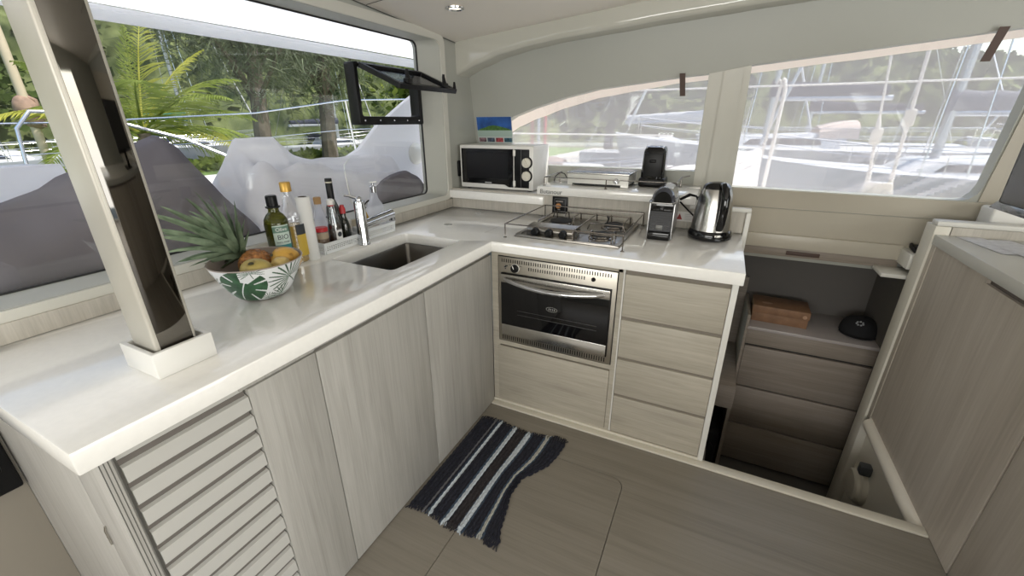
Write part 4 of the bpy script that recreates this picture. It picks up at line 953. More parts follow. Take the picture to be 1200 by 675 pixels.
q = MB(); q.grid(rg, 170, 130, mfn=lambda u, v: stripe(u)); ob = q
bmesh.ops.solidify(ob.bm, geom=ob.bm.faces[:], thickness=.004)
part(q, 'weave', RM, t)
for yy, sg in ((.945, -1), (1.523, 1)):
    q = MB(); rnd = random.Random(3 + sg)
    for k in range(120):
        u = (k + .5) / 120; x = rug_x(u, yy); y = yy + .010 * math.sin(u * 9); ln = .016 + .012 * rnd.random() + (.012 if u > .85 else 0)
        q.mi = stripe(u); q.tube([(x, y - sg * .004, .007), (x + rnd.uniform(-.004, .004), y + sg * ln * .5, .006), (x + rnd.uniform(-.008, .008), y + sg * ln, .004)], .0022, 5)
    part(q, 'fringe', RM, t)

# ------------------------------------------------------------------ things on and above the right unit
for k, (pts, lab) in enumerate(((((.962, 2.44), (1.05, 2.46), (1.10, 2.20), (1.005, 2.17)), 'sheet of white paper at the left on the side worktop'), (((1.02, 2.40), (1.13, 2.44), (1.19, 2.16), (1.06, 2.12)), 'second sheet of white paper overlapping the first'))):
    b = MB(); P4 = [Vector((x, y, 0)) for x, y in pts]
    b.grid(lambda u, v: tuple(P4[0].lerp(P4[1], u).lerp(P4[3].lerp(P4[2], u), v) + Vector((0, 0, .9752 + .0012 * k + .006 * (u * (1 - u)) * (1 + math.sin(v * 5)) * .5))), 10, 10)
    solo(b, 'paper_sheet', mat('printed_paper', (.62, .62, .64), .6, noise_amt=.12, noise_scale=40), lab, 'paper', (*pts[0], .9752))
t = thing('television', 'flat black television on the right edge, seen from its side', 'television', (1.0, 1.9, .9745))
q = MB(); q.box(.985, 1.025, 1.55, 2.30, 1.128, 1.56, .006); part(q, 'housing', 'black', t)
q = MB(); q.box(.9845, .9855, 1.57, 2.283, 1.155, 1.548); part(q, 'screen', mat('grey_screen', (.06, .06, .062), .25), t)
q = MB(); q.prism([(.968, 1.128), (.985, 1.124), (1.03, 1.124), (1.03, 1.150), (.985, 1.153)], lambda u, v, w: (u, w, v), 1.55, 2.306, .002); part(q, 'lower_bezel', 'blackgloss', t)
q = MB(); q.box(1.022, 1.06, 1.84, 1.96, .985, 1.26, .006); q.box(1.03, 1.22, 1.72, 2.06, .9745, .987, .004); part(q, 'stand', 'black', t)
b = MB(); b.box(1.09, 1.26, 2.545, 2.66, 1.00, 1.09, .012, 3); b.box(1.07, 1.28, 2.535, 2.68, .93, 1.00, .005); solo(b, 'junction_box', 'white', 'white plastic box behind the television and the white rail', 'box', (1.17, 2.6, .93))
t = thing('tray', 'small white tray with black gear behind the companionway post', 'tray', (.95, 2.63, .842))
q = MB(); q.box(.90, 1.00, 2.60, 2.70, .8425, .847, .002); part(q, 'tray_base', 'edge', t)
b = MB(); b.box(.905, .975, 2.625, 2.70, .8475, .872, .010, 3, ); b.tube([(.905, 2.60, .852), (.895, 2.64, .868), (.91, 2.69, .870)], .008, 8); solo(b, 'sunglasses_case', 'black', 'small black case on the ledge behind the post', 'case', (.93, 2.65, .8475))
b = MB(); b.box(-1.574, -1.552, .040, .182, .550, .770, .006); b.box(-1.552, -1.532, .055, .160, .62, .74, .01); b.lathe([(.022, 0), (.020, .014), (0, .014)], 0, 0, 0, 20, Matrix.Translation((-1.552, .115, .585)) @ Matrix.Rotation(PI / 2, 4, 'Y'))
solo(b, 'wall_bracket', 'black', 'black plastic wall fitting at the left edge beside the louvred unit', 'fitting', (-1.57, .12, .53))

# round white courtesy lamp with grey clip beside the stairs
t = thing('stair_lamp', 'round cream wall lamp with grey switch low beside the stairs', 'lamp', (.93, 2.31, -.36))
Mx = Matrix.Translation((.93, 2.31, -.36)) @ Matrix.Rotation(-PI / 2, 4, 'Y')
q = MB(); q.lathe([(.098, 0), (.096, .022), (.086, .030), (.084, .044), (.074, .052), (0, .056)], seg=40, M4=Mx); part(q, 'housing', 'cream', t)
q = MB(); q.box(-.028, .028, -.024, .024, .0, .050, .008, M4=Matrix.Translation((.93, 2.275, -.225)) @ Matrix.Rotation(-PI / 2, 4, 'Y')); part(q, 'switch', mat('slate_plastic', (.07, .075, .08), .5), t)

# ------------------------------------------------------------------ dresser down in the hull
t = thing('dresser', 'dark oak chest of three drawers down in the hull', 'dresser', (.63, 2.95, -.79))
q = MB(); q.box(.304, .955, 2.764, 3.148, -.79, .235); part(q, 'body', M['gap'], t)
q = MB(); q.box(.292, .957, 2.742, 3.149, .236, .256, .003); part(q, 'top', mat('dresser_top', (.44, .40, .385), .22), t)
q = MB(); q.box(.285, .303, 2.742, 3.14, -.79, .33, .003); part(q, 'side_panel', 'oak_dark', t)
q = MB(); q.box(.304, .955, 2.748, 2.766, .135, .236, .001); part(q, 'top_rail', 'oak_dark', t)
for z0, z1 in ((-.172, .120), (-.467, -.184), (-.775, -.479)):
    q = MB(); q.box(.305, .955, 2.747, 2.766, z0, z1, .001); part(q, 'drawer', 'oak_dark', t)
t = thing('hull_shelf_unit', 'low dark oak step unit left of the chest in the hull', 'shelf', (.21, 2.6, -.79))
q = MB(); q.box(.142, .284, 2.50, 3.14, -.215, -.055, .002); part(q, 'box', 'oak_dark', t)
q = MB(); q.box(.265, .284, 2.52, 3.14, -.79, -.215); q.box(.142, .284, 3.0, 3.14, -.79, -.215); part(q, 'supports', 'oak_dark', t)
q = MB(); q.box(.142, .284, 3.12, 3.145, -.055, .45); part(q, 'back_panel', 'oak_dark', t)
b = MB(); b.box(.150, .255, 2.52, 2.85, -.795, -.43, .03, 4); b.tube([(.17, 2.515, -.55), (.20, 2.50, -.50), (.235, 2.515, -.55)], .007, 8); solo(b, 'bag', 'felt', 'black bag standing under the step unit in the hull', 'bag', (.2, 2.7, -.795))
t = thing('wooden_box', 'brown lidded box with pale oval mark on the hull chest', 'box', (.47, 2.94, .2565), -.03)
q = MB(); q.box(-.150, .150, -.095, .095, 0, .062, .002); part(q, 'body', 'brown_card', t, world=False)
q = MB(); q.box(-.154, .154, -.099, .099, .058, .108, .003); ld = part(q, 'lid', 'brown_card', t, world=False)
q = MB(); q.lathe([(0, .0014), (.030, .0014), (.031, 0)], -.075, -.03, .108, 24, ax=1.0, ay=.45); q.lathe([(0, .0006), (.012, .0006)], 0, 0, 0, 20, Matrix.Translation((.128, -.0985, .075)) @ Matrix.Rotation(PI / 2, 4, 'X')); part(q, 'oval_mark', mat('pale_mark', (.42, .26, .17), .6), ld, world=False)
t = thing('cap', 'black cap with pale embroidered emblem lying on the hull chest', 'cap', (.890, 2.925, .2565), -1.9)
def crown(u, v):
    a = 2 * PI * u; b_ = v * PI / 2; r = math.cos(b_) ** .75 if v < 1 else 0
    return (.100 * r * math.cos(a) * 1.05, .096 * r * math.sin(a), .004 + .098 * math.sin(b_) ** .9 + .003 * math.sin(a * 3))
q = MB(); q.grid(crown, 36, 14, cu=True); part(q, 'crown', 'felt', t, world=False)
q = MB(); q.grid(lambda u, v: (.090 * math.cos((u - .5) * 2.3) + .045 * v * (1 - (2 * u - 1) ** 2 * .6), .095 * math.sin((u - .5) * 2.3), .012 - .008 * v * (2 * u - 1) ** 2), 20, 8); bmesh.ops.solidify(q.bm, geom=q.bm.faces[:], thickness=.003); part(q, 'peak', 'felt', t, world=False)
q = MB(); q.lathe([(0, 0), (.007, -.0015), (.008, -.003)], 0, 0, .1045, 12); part(q, 'button', 'felt', t, world=False)
q = MB()
for k in range(7):
    a = k * 2 * PI / 7; q.sphere((.072 - .008 * math.cos(a), .016 * math.sin(a), .086 + .008 * math.cos(a)), .0055, seg=10, rings=6)
part(q, 'emblem', mat('grey_thread', (.32, .33, .34), .8), t, world=False)
# ================================================================== outside
WZ = -1.30                                                # water level
m_, n_, l_, b_ = new_mat('harbour_water'); pset(b_, **{'Base Color': (.05, .075, .08, 1), 'Roughness': .12})
tc_ = n_.new('ShaderNodeTexCoord'); nz_ = n_.new('ShaderNodeTexNoise'); nz_.inputs['Scale'].default_value = 1.6; nz_.inputs['Detail'].default_value = 5
bp_ = n_.new('ShaderNodeBump'); bp_.inputs['Strength'].default_value = .35; bp_.inputs['Distance'].default_value = .12
l_.new(tc_.outputs['Object'], nz_.inputs['Vector']); l_.new(nz_.outputs['Fac'], bp_.inputs['Height']); l_.new(bp_.outputs[0], b_.inputs['Normal']); M['water'] = m_
b = MB(); b.raw([(-400, -300, WZ), (400, -300, WZ), (400, 400, WZ), (-400, 400, WZ)], [(0, 1, 2, 3)]); struct(b, 'floor_water', 'water')
M['lawn'] = mat('lawn_grass', (.12, .20, .035), .9, noise_amt=.5, noise_scale=6)
b = MB(); b.box(-21.5, -9.5, -12, 34, WZ - .2, -.5, .05); struct(b, 'floor_lawn', 'lawn')
M['concrete'] = mat('pale_dock_concrete', (.50, .48, .44), .8, noise_amt=.1)
b = MB(); b.box(-9.5, -8.6, -12, 34, WZ - .2, -.48, .02); struct(b, 'floor_dock', 'concrete')
# own deck around the saloon
b = MB(); b.box(-4.6, -1.72, -4.0, 3.7, .80, .90, .02); b.box(-1.8, 6, 2.79, 3.7, .80, .90, .02); b.box(-4.6, 6, 3.6, 3.7, .9, .96, .01); b.box(-4.66, -4.58, -4.0, 3.7, .62, .97, .02); b.box(-1.72, -1.69, -4, 2.9, .3, .925)
struct(b, 'floor_deck', 'white')

M['awning'] = cloth('white_awning', (.90, .89, .89), .70, .02)
t = thing('awning', 'white awning stretched over the foredeck outside the windscreen', 'awning', (-2.2, 1.5, 1.9))
q = MB(); q.grid(lambda u, v: (-1.69 - .91 * v, -3 + 7.5 * u, 1.97 - .03 * v + .02 * u + .012 * math.sin(u * 30) * v * (1 - v)), 60, 8); part(q, 'canopy', 'awning', t)
q = MB(); q.box(-2.615, -2.585, -3, 4.5, 1.885, 1.928, .008); q.tube([(-2.6, -3, 1.937), (-2.6, 4.5, 1.94)], .010, 8); part(q, 'front_hem', 'awning', t)
t.rotation_euler = (0.008, 0, 0)

# draped covers lying over the foot of the windscreen
def drape(name, lab, y0, y1, prof, m, seed, nu=110, nv=46):
    """prof(y) -> list of (x, z) from the windscreen foot over the crest and down the far side"""
    def f(u, v):
        y = y0 + (y1 - y0) * u; P = prof(y); k = v * (len(P) - 1); i = min(int(k), len(P) - 2); w = k - i
        p0 = P[max(i - 1, 0)]; p1 = P[i]; p2 = P[i + 1]; p3 = P[min(i + 2, len(P) - 1)]
        c = [.5 * (2 * p1[j] + (p2[j] - p0[j]) * w + (2 * p0[j] - 5 * p1[j] + 4 * p2[j] - p3[j]) * w * w + (3 * p1[j] - p0[j] - 3 * p2[j] + p3[j]) * w ** 3) for j in (0, 1)]
        nn = noise.noise(Vector((y * 3.1 + seed, v * 3.0, seed))) * .022 + noise.noise(Vector((y * 8 + v * 4, v * 5.0 - y * 3, seed))) * .014 + abs(noise.noise(Vector((y * 5 - v * 7, v * 3, seed + 4)))) * .012
        e = min(1, v * 5)
        return (c[0] + nn * e, y + .02 * noise.noise(Vector((y * 2, v * 4, seed + 9))) * e, c[1] + nn * .6 * e)
    q = MB(); q.grid(f, nu, nv); o = solo(q, name, m, lab, 'cover', (-1.72, (y0 + y1) / 2, .95), ang=120); return o
TA = [(-1.4, 1.16), (.0, 1.19), (.455, 1.225), (.556, 1.249), (.633, 1.292), (.844, 1.379), (.912, 1.402), (.952, 1.367), (1.006, 1.282), (1.095, 1.151), (1.141, 1.02), (1.19, .93)]
M['cover_grey'] = cloth('grey_cover_fabric', (.185, .172, .188), .10, .06, 2)
M['cover_white'] = cloth('white_cover_fabric', (.93, .915, .93), .5, .04, 2)
drape('windscreen_cover', 'big grey fabric cover slumped outside the left part of the windscreen', -1.45, 1.20,
      lambda y: [(-1.70, .93), (-1.72, 1.00), (-1.77, .5 * (1.0 + interp(TA, y))), (-1.88, interp(TA, y) - .04), (-1.95, interp(TA, y)), (-2.05, interp(TA, y) - .03), (-2.25, 1.05), (-2.4, .91)], 'cover_grey', 3.3)
b = MB(); b.tube([(-1.955, .845, 1.31), (-1.90, .93, 1.25), (-1.83, 1.02, 1.17), (-1.79, 1.07, 1.08), (-1.75, 1.085, 1.0)], .007, 8)
solo(b, 'cover_piping', mat('dark_piping', (.10, .10, .115), .8), 'dark piping cord running down the big grey cover', 'piping', (-1.85, 1.0, 1.0))
drape('folded_cover', 'pale folded cover lying behind the big grey cover at the far left', .30, .80,
      lambda y: [(-2.42, .92), (-2.43, 1.1), (-2.45, 1.265 + .03 * (y - .3)), (-2.5, 1.285 + .03 * (y - .3)), (-2.8, 1.26), (-3.1, 1.0), (-3.1, .91)], 'cover_white', 7.7, 40, 30)
TB = [(1.08, 1.0), (1.134, 1.172), (1.157, 1.23), (1.261, 1.366), (1.373, 1.365), (1.449, 1.362), (1.48, 1.332), (1.553, 1.286), (1.658, 1.248), (1.838, 1.247), (2.08, 1.249), (2.30, 1.223), (2.40, 1.12), (2.53, .96)]
TF = [(1.06, .95), (1.159, 1.19), (1.23, 1.285), (1.258, 1.289), (1.313, 1.235), (1.36, 1.245), (1.431, 1.271), (1.55, 1.25), (1.676, 1.202), (1.9, 1.175), (2.1, 1.17), (2.22, 1.11), (2.36, .97)]
drape('windscreen_cover', 'white fabric cover heaped outside the windscreen behind the bottles and tap', 1.04, 2.42,
      lambda y: [(-1.70, .93), (-1.715, 1.0), (-1.76, .5 * (1.0 + interp(TF, y))), (-1.85, interp(TF, y)), (-1.92, interp(TF, y) - .02), (-2.0, .5 * (interp(TF, y) + interp(TB, y)) + .01), (-2.07, interp(TB, y) + .005), (-2.25, 1.06), (-2.45, .91)], 'cover_white', 12.1)
T3 = [(1.66, .96), (1.74, 1.05), (1.85, 1.11), (2.0, 1.15), (2.12, 1.165), (2.20, 1.14), (2.28, 1.06), (2.34, .96)]
drape('windscreen_cover', 'dark grey end of a cover lying against the glass behind the tap', 1.66, 2.34,
      lambda y: [(-1.695, .93), (-1.70, .99), (-1.72, .5 * (1.0 + interp(T3, y))), (-1.77, interp(T3, y)), (-1.82, interp(T3, y) - .02), (-1.84, .96)], 'cover_grey', 21.7, 60, 30)
t = thing('side_curtain', 'white slanting side curtain with a round vent right of the portlight', 'curtain', (-2.13, 2.4, .9))
q = MB(); q.prism([(1.88, .90), (1.94, 1.236), (2.1, 1.30), (2.27, 1.43), (2.55, 1.58), (2.83, 1.72), (3.3, 1.9), (3.3, .90)], lambda u, v, w: (w + .04 * (v - .9), u, v), -2.16, -2.12, .01); part(q, 'sheet', 'cover_white', t)
q = MB(); q.lathe([(.078, 0), (.078, .012), (.066, .016), (.060, .022), (.03, .030), (0, .031)], seg=36, M4=Matrix.Translation((-2.108, 2.645, 1.231)) @ Matrix.Rotation(PI / 2, 4, 'Y')); part(q, 'vent_cap', 'white', t)
b = MB(); b.grid(lambda u, v: (-.75 + .95 * u, 2.86 + .70 * v, .90 + (.10 + .30 * u) * math.sin(PI * min(1, v * .8 + .1)) + .012 * math.sin(u * 20 + v * 9)), 40, 16); solo(b, 'sail_cover', 'cover_white', 'white canvas heap on the side deck behind the toaster', 'canvas', (-.3, 3.1, .9))

# rails, lifelines and shrouds of this boat
M['stainless'] = mat('stainless_tube', (.72, .72, .72), .2, .9)
t = thing('bow_rail', 'stainless two-wire rail round the bow beyond the foredeck', 'rail', (-4.5, 3.0, .9))
q = MB(); q.tube([(-6.3, -1.0, 1.40), (-5.6, 2.0, 1.47), (-4.9, 3.35, 1.56), (-4.0, 3.85, 1.69), (-3.0, 4.3, 1.70)], .008, 8); part(q, 'top_rail', 'stainless', t)
q = MB(); q.tube([(-6.3, -1.0, 1.12), (-5.6, 2.2, 1.21), (-4.9, 3.35, 1.29), (-4.0, 3.83, 1.38), (-3.0, 4.3, 1.40)], .004, 8); part(q, 'lower_wire', 'stainless', t)
for p, qq_ in (((-4.0, 3.85, 1.69), (-4.0, 3.95, .70)), ((-5.6, 2.0, 1.47), (-5.6, 2.0, .70)), ((-3.0, 4.3, 1.70), (-3.0, 4.3, .7))):
    q = MB(); q.tube([p, qq_], .013, 8); part(q, 'stanchion', 'stainless', t)
b = MB(); b.tube([(-5.6, 1.55, .95), (-5.6, 1.60, 1.42), (-5.6, 1.72, 1.56), (-5.6, 2.05, 1.56), (-5.3, 2.75, 1.30), (-5.0, 3.2, 1.0)], .016, 10); solo(b, 'pulpit', 'stainless', 'bent stainless pulpit tube in front of the palm', 'rail', (-5.5, 2.3, .9))
M['rope'] = mat('white_rope', (.72, .71, .70), .7)
for z, x0, x1, lab in ((1.655, -2.2, 2.6, 'upper white lifeline along the starboard side deck'), (1.365, -2.2, -.35, 'lower white lifeline along the starboard side deck')):
    b = MB(); b.tube([(x0, 3.32, z), (x1, 3.30, z + (-.01 if x1 > 1 else -.01))], .0055, 8); solo(b, 'lifeline', 'rope', lab, 'lifeline', (x0, 3.31, z))
for bx, by, tx, lab in ((.79, 3.2, .72, 'thin shroud with turnbuckle, left of the pair outside the right window'), (.893, 3.2, .875, 'thick shroud with turnbuckle, right of the pair outside the right window')):
    t = thing('shroud', lab, 'shroud', (bx, by, .9)); dx = (tx - bx) / .75; rr = .006 if bx < .85 else .009
    P = lambda z: (bx + dx * (z - 1.06), by, z)
    q = MB(); q.tube([P(1.45), P(2.6)], rr, 8); part(q, 'wire', 'rope', t)
    q = MB(); q.tube([P(.9), P(1.16), P(1.18), P(1.40), P(1.42), P(1.46)], .01, 10, radii=[.012, .012, .008, .010, .013, .008]); part(q, 'turnbuckle', 'rope', t)
    zc = 1.36 if bx < .85 else 1.46
    q = MB(); c = P(zc); q.box(c[0] - .026, c[0] + .026, c[1] - .014, c[1] + .014, c[2] - .045, c[2] + .045, .01); part(q, 'toggle', 'white', t)
b = MB(); b.prism([(.72, .90), (.95, .90), (.90, 1.11), (.78, 1.11)], XZ, 3.17, 3.23, .01); b.mi = 1
for x in (.80, .87): b.lathe([(.018, 0), (.018, .003), (.012, .003)], 0, 0, 0, 16, Matrix.Translation((x, 3.169, 1.05)) @ Matrix.Rotation(PI / 2, 4, 'X'))
solo(b, 'chain_plate', ['white', 'chrome'], 'white shroud anchor at the foot of the shroud pair', 'fitting', (.84, 3.2, .9))
b = MB(); b.tube([(.19, 3.2, .95), (.232, 3.2, 1.60), (.238, 3.2, 1.655), (.222, 3.2, 1.675), (.206, 3.2, 1.655)], .010, 8); b.tube([(.255, 3.2, .95), (.262, 3.2, 1.62), (.250, 3.2, 1.672), (.238, 3.2, 1.68)], .011, 8)
solo(b, 'mooring_line', 'rope', 'white doubled rope hanging from the lifeline outside the right window', 'rope', (.23, 3.2, .95))

# ------------------------------------------------------------------ trees
def foliage(mbx, pts, size, rnd, up=.5, thin=.35):
    vs, fs = [], []
    for p in pts:
        d = Vector((rnd.gauss(0, 1), rnd.gauss(0, 1), rnd.gauss(0, .6))).normalized(); s = d.orthogonal().normalized(); s = (s + d.cross(s) * rnd.uniform(-1.5, 1.5)).normalized()
        L_ = size * rnd.uniform(.6, 1.3); w = L_ * thin; o = len(vs); p = Vector(p)
        vs += [tuple(p), tuple(p + d * L_ * .5 + s * w), tuple(p + d * L_), tuple(p + d * L_ * .5 - s * w)]; fs.append((o, o + 1, o + 2, o + 3))
    mbx.raw(vs, fs)
M['bark'] = mat('grey_bark', (.13, .10, .075), .9, noise_amt=.3, noise_scale=3)
M['leaf_needle'] = cloth_var('casuarina_needles', (.055, .07, .04), (.27, .30, .19), .3, .9)
M['leaf_dark'] = cloth_var('dark_tree_leaves', (.025, .045, .015), (.13, .18, .05), .3, .5)
M['leaf_light'] = cloth_var('light_tree_leaves', (.07, .11, .02), (.30, .36, .08), .4, .8)
def tree(lab, x, y, z, h, r, m, seed, n=5200, size=.42, needle=False, group=None):
    rnd = random.Random(seed); t = thing('casuarina_tree' if needle else 'leafy_tree', lab, 'tree', (x, y, z), 0, group)
    q = MB(); q.tube([(0, 0, -.1), (.08 * h * .2, .02 * h, h * .35), (-.02 * h, .03 * h, h * .7), (0, .02 * h, h * .95)], .1, 10, radii=[.030 * h, .022 * h, .013 * h, .004 * h])
    tips = []
    for k in range(26 if needle else 16):
        a = k * 2.4 + rnd.random(); zs = h * ((.20 if needle else .12) + .68 * (k / 26 if needle else k / 16)); ln = r * (1.0 - .45 * zs / h) * rnd.uniform(.7, 1.1)
        p0 = Vector((0, .03 * zs, zs)); p1 = p0 + Vector((math.cos(a) * ln * .5, math.sin(a) * ln * .5, ln * (.55 if needle else .35))); p2 = p0 + Vector((math.cos(a) * ln, math.sin(a) * ln, ln * (.95 if needle else .55)))
        q.tube([p0, p1, p2], .03, 6, radii=[.009 * h, .005 * h, .002 * h]); tips += [p0.lerp(p1, .6), p1, p1.lerp(p2, .5), p2]
    part(q, 'trunk', 'bark', t, world=False)
    q = MB(); pts = []
    for _ in range(n):
        c = rnd.choice(tips); s = r * (.22 if needle else .26); pts.append((c.x + rnd.gauss(0, s), c.y + rnd.gauss(0, s), c.z + rnd.gauss(0, s * (.9 if needle else .6))))
    if needle:
        vs, fs = [], []
        for p in pts:
            d = Vector((rnd.gauss(0, .6) + p[0] * .12, rnd.gauss(0, .6) + p[1] * .12, rnd.gauss(.25, .7))).normalized(); s = d.orthogonal() * .017; L_ = size * rnd.uniform(.7, 1.5); o = len(vs); p = Vector(p)
            vs += [tuple(p - s), tuple(p + s), tuple(p + d * L_ + Vector((0, 0, -.12 * L_)))]; fs.append((o, o + 1, o + 2))
        q.raw(vs, fs)
    else: foliage(q, pts, size, rnd)
    part(q, 'crown', m, t, world=False, flat=True, kind='stuff'); return t
tree('tall feathery casuarina on the lawn behind the portlight', -19.6, 17.2, -.5, 14, 5.0, 'leaf_needle', 4, n=26000, size=.62, needle=True)
tree('second feathery casuarina left of the tallest one', -19.3, 13.2, -.5, 13, 4.2, 'leaf_needle', 14, n=18000, size=.62, needle=True)
tree('broad dark tree at the waterside behind the grey cover', -60, 11, -1.0, 12, 6.5, 'leaf_dark', 5, n=7000, size=.75)
tree('light green bushy tree right of the casuarina, seen through the portlight', -16.5, 25.5, -.5, 6.5, 3.6, 'leaf_light', 6, n=6000, size=.5)
tree('leafy tree with a dark trunk seen through the window above the toaster', -11, 45, -1.2, 16, 8.0, 'leaf_dark', 8, n=6500, size=.7)
tree('pale leafy tree seen at the left in the window above the microwave', -27, 46, -1.2, 15, 8.0, 'leaf_light', 9, n=6000, size=.7)

# palm
t = thing('palm', 'young coconut palm with yellow-green fronds beyond the bow', 'palm', (-12.2, 5.5, -.5))
q = MB(); q.tube([(-12.2, 5.5, -.6), (-12.2, 5.52, .4), (-12.2, 5.5, 1.25)], .2, 12, radii=[.22, .15, .13]); part(q, 'trunk', 'bark', t)
rnd = random.Random(21)
PM = [cloth_var('palm_green', (.12, .17, .03), (.44, .50, .13), .5, 1.5), cloth_var('palm_yellow', (.42, .42, .06), (.74, .70, .20), .5, 1.5)]
FR = [(100, 78, 2.6, .5, 1), (75, 50, 2.7, .9, 0), (60, 62, 2.4, .7, 1), (92, 28, 3.0, .8, 0), (110, 12, 3.0, .8, 1), (70, 15, 2.8, .9, 0), (-80, 55, 2.3, .9, 0), (-95, 30, 2.6, .9, 1), (-70, 10, 2.4, .9, 0), (20, 40, 2.6, .9, 0), (-20, 45, 2.6, .9, 0), (160, 40, 2.5, .9, 0), (-150, 35, 2.5, .9, 0), (45, 85, 2.2, .4, 0), (85, -5, 2.4, .9, 0), (-110, 70, 2.2, .6, 0)]
for az, el, ln, droop, mi in FR:
    a, e = math.radians(az), math.radians(el); d = Vector((math.cos(a) * math.cos(e), math.sin(a) * math.cos(e), math.sin(e))); p = Vector((-12.2, 5.5, 1.25)); q = MB(); rach = [p.copy()]; N = 22; dirs = [d.copy()]
    for i in range(N):
        d = (d + Vector((0, 0, -droop * 1.6 / N * (i / N + .3)))).normalized(); p = p + d * ln / N; rach.append(p.copy()); dirs.append(d.copy())
    q.tube(rach, .03, 6, r_end=.006); vs, fs = [], []
    for i in range(3, N + 1):
        for sub_ in (0, .5):
            c = rach[i] - dirs[i] * (ln / N) * sub_; dd = dirs[i]; sd = dd.cross(Vector((0, 0, 1))); sd = sd.normalized() if sd.length > .05 else Vector((0, 1, 0)); L_ = .74 * math.sin(PI * (i / N * .86 + .14)) + .08
            for s in (-1, 1):
                tip = c + (sd * s * .85 + dd * .55 + Vector((0, 0, -.42 + .3 * rnd.random()))).normalized() * L_; w = dd * .019; mid = c.lerp(tip, .5) + Vector((0, 0, .03)); o = len(vs)
                vs += [tuple(c - w * .5), tuple(c + w * .5), tuple(mid + w), tuple(tip), tuple(mid - w)]; fs.append((o, o + 1, o + 2, o + 3, o + 4))
    q.raw(vs, fs); part(q, 'frond', PM[mi], t, flat=True)
def spiky(name, lab, x, y, z, n, ln, m, cat='bush'):
    rnd = random.Random(int(abs(x * 7 + y))); q = MB()
    for k in range(n):
        a = k * 2.4; e = rnd.uniform(.25, 1.3); blade(q, (x, y, z), (math.cos(a) * math.cos(e), math.sin(a) * math.cos(e), math.sin(e)), (-math.sin(a), math.cos(a), 0), ln * rnd.uniform(.7, 1.2), ln * .09, .8, seg=5)
    return solo(q, name, m, lab, cat, (x, y, z))
spiky('spiky_bush', 'yellow-green spiky bush on the lawn at the far left', -12.0, 2.7, -.5, 60, 1.0, PM[1])
spiky('spiky_bush', 'red-brown spiky bush on the lawn right of the palm', -16.5, 10.7, -.5, 70, 1.1, cloth_var('red_leaves', (.10, .02, .015), (.26, .07, .04), .3, 2))
spiky('spiky_bush', 'yellow-green spiky bush at the foot of the palm', -11.5, 4.4, -.5, 60, .9, PM[1])
b = MB(); rnd = random.Random(33); foliage(b, [(-20.7 + rnd.uniform(-.5, .5), rnd.uniform(3, 24), -.5 + rnd.random() ** .7 * .45) for _ in range(6000)], .28, rnd)
solo(b, 'hedge', 'leaf_light', 'low clipped hedge along the back of the lawn', 'hedge', (-20.7, 13, -.5), kind='stuff', flat=True)

# wooded hillside round the bay: one continuous canopy
ELEV = [(-140, 18), (-80, 19), (-45, 20), (-20, 13), (0, 10.5), (10, 9.0), (14, 6.3), (17, 5.0), (22, 4.2), (40, 7), (70, 10)]
def hill(az, r):
    e = interp(ELEV, az); k = (r - 60) / 120.0; R = 180 * math.tan(math.radians(e)) + 1.0
    return -1.2 + max(0, k) ** .75 * R
def canopy(u, v):
    az = -140 + 210 * u; r = 58 + 122 * v; a = math.radians(az); x, y = r * math.sin(a), r * math.cos(a)
    z = hill(az, r); p = Vector((x * .16, y * .16, z * .16)); dv = noise.voronoi(p)[0][0]
    bumpz = 3.2 * (1 - min(1, dv * 1.3) ** 2) + 1.2 * noise.noise(Vector((x * .7, y * .7, z * .7))); rr = r - bumpz * .6
    return (rr * math.sin(a), rr * math.cos(a), z + bumpz * min(1, v * 6) + .2)
b = MB(); b.grid(canopy, 560, 90); rnd = random.Random(77); pts = []
for _ in range(26000):
    c = canopy(rnd.random(), rnd.random() ** .8); pts.append((c[0] + rnd.gauss(0, .4), c[1] + rnd.gauss(0, .4), c[2] + abs(rnd.gauss(0, .7))))
foliage(b, pts, 1.5, rnd, thin=.4)
solo(b, 'hillside_forest', cloth_var('hill_canopy', (.018, .030, .012), (.19, .22, .09), .15, .35), 'dense green forest covering the hillside round the bay', 'forest', (0, 120, 0), kind='stuff', ang=180)

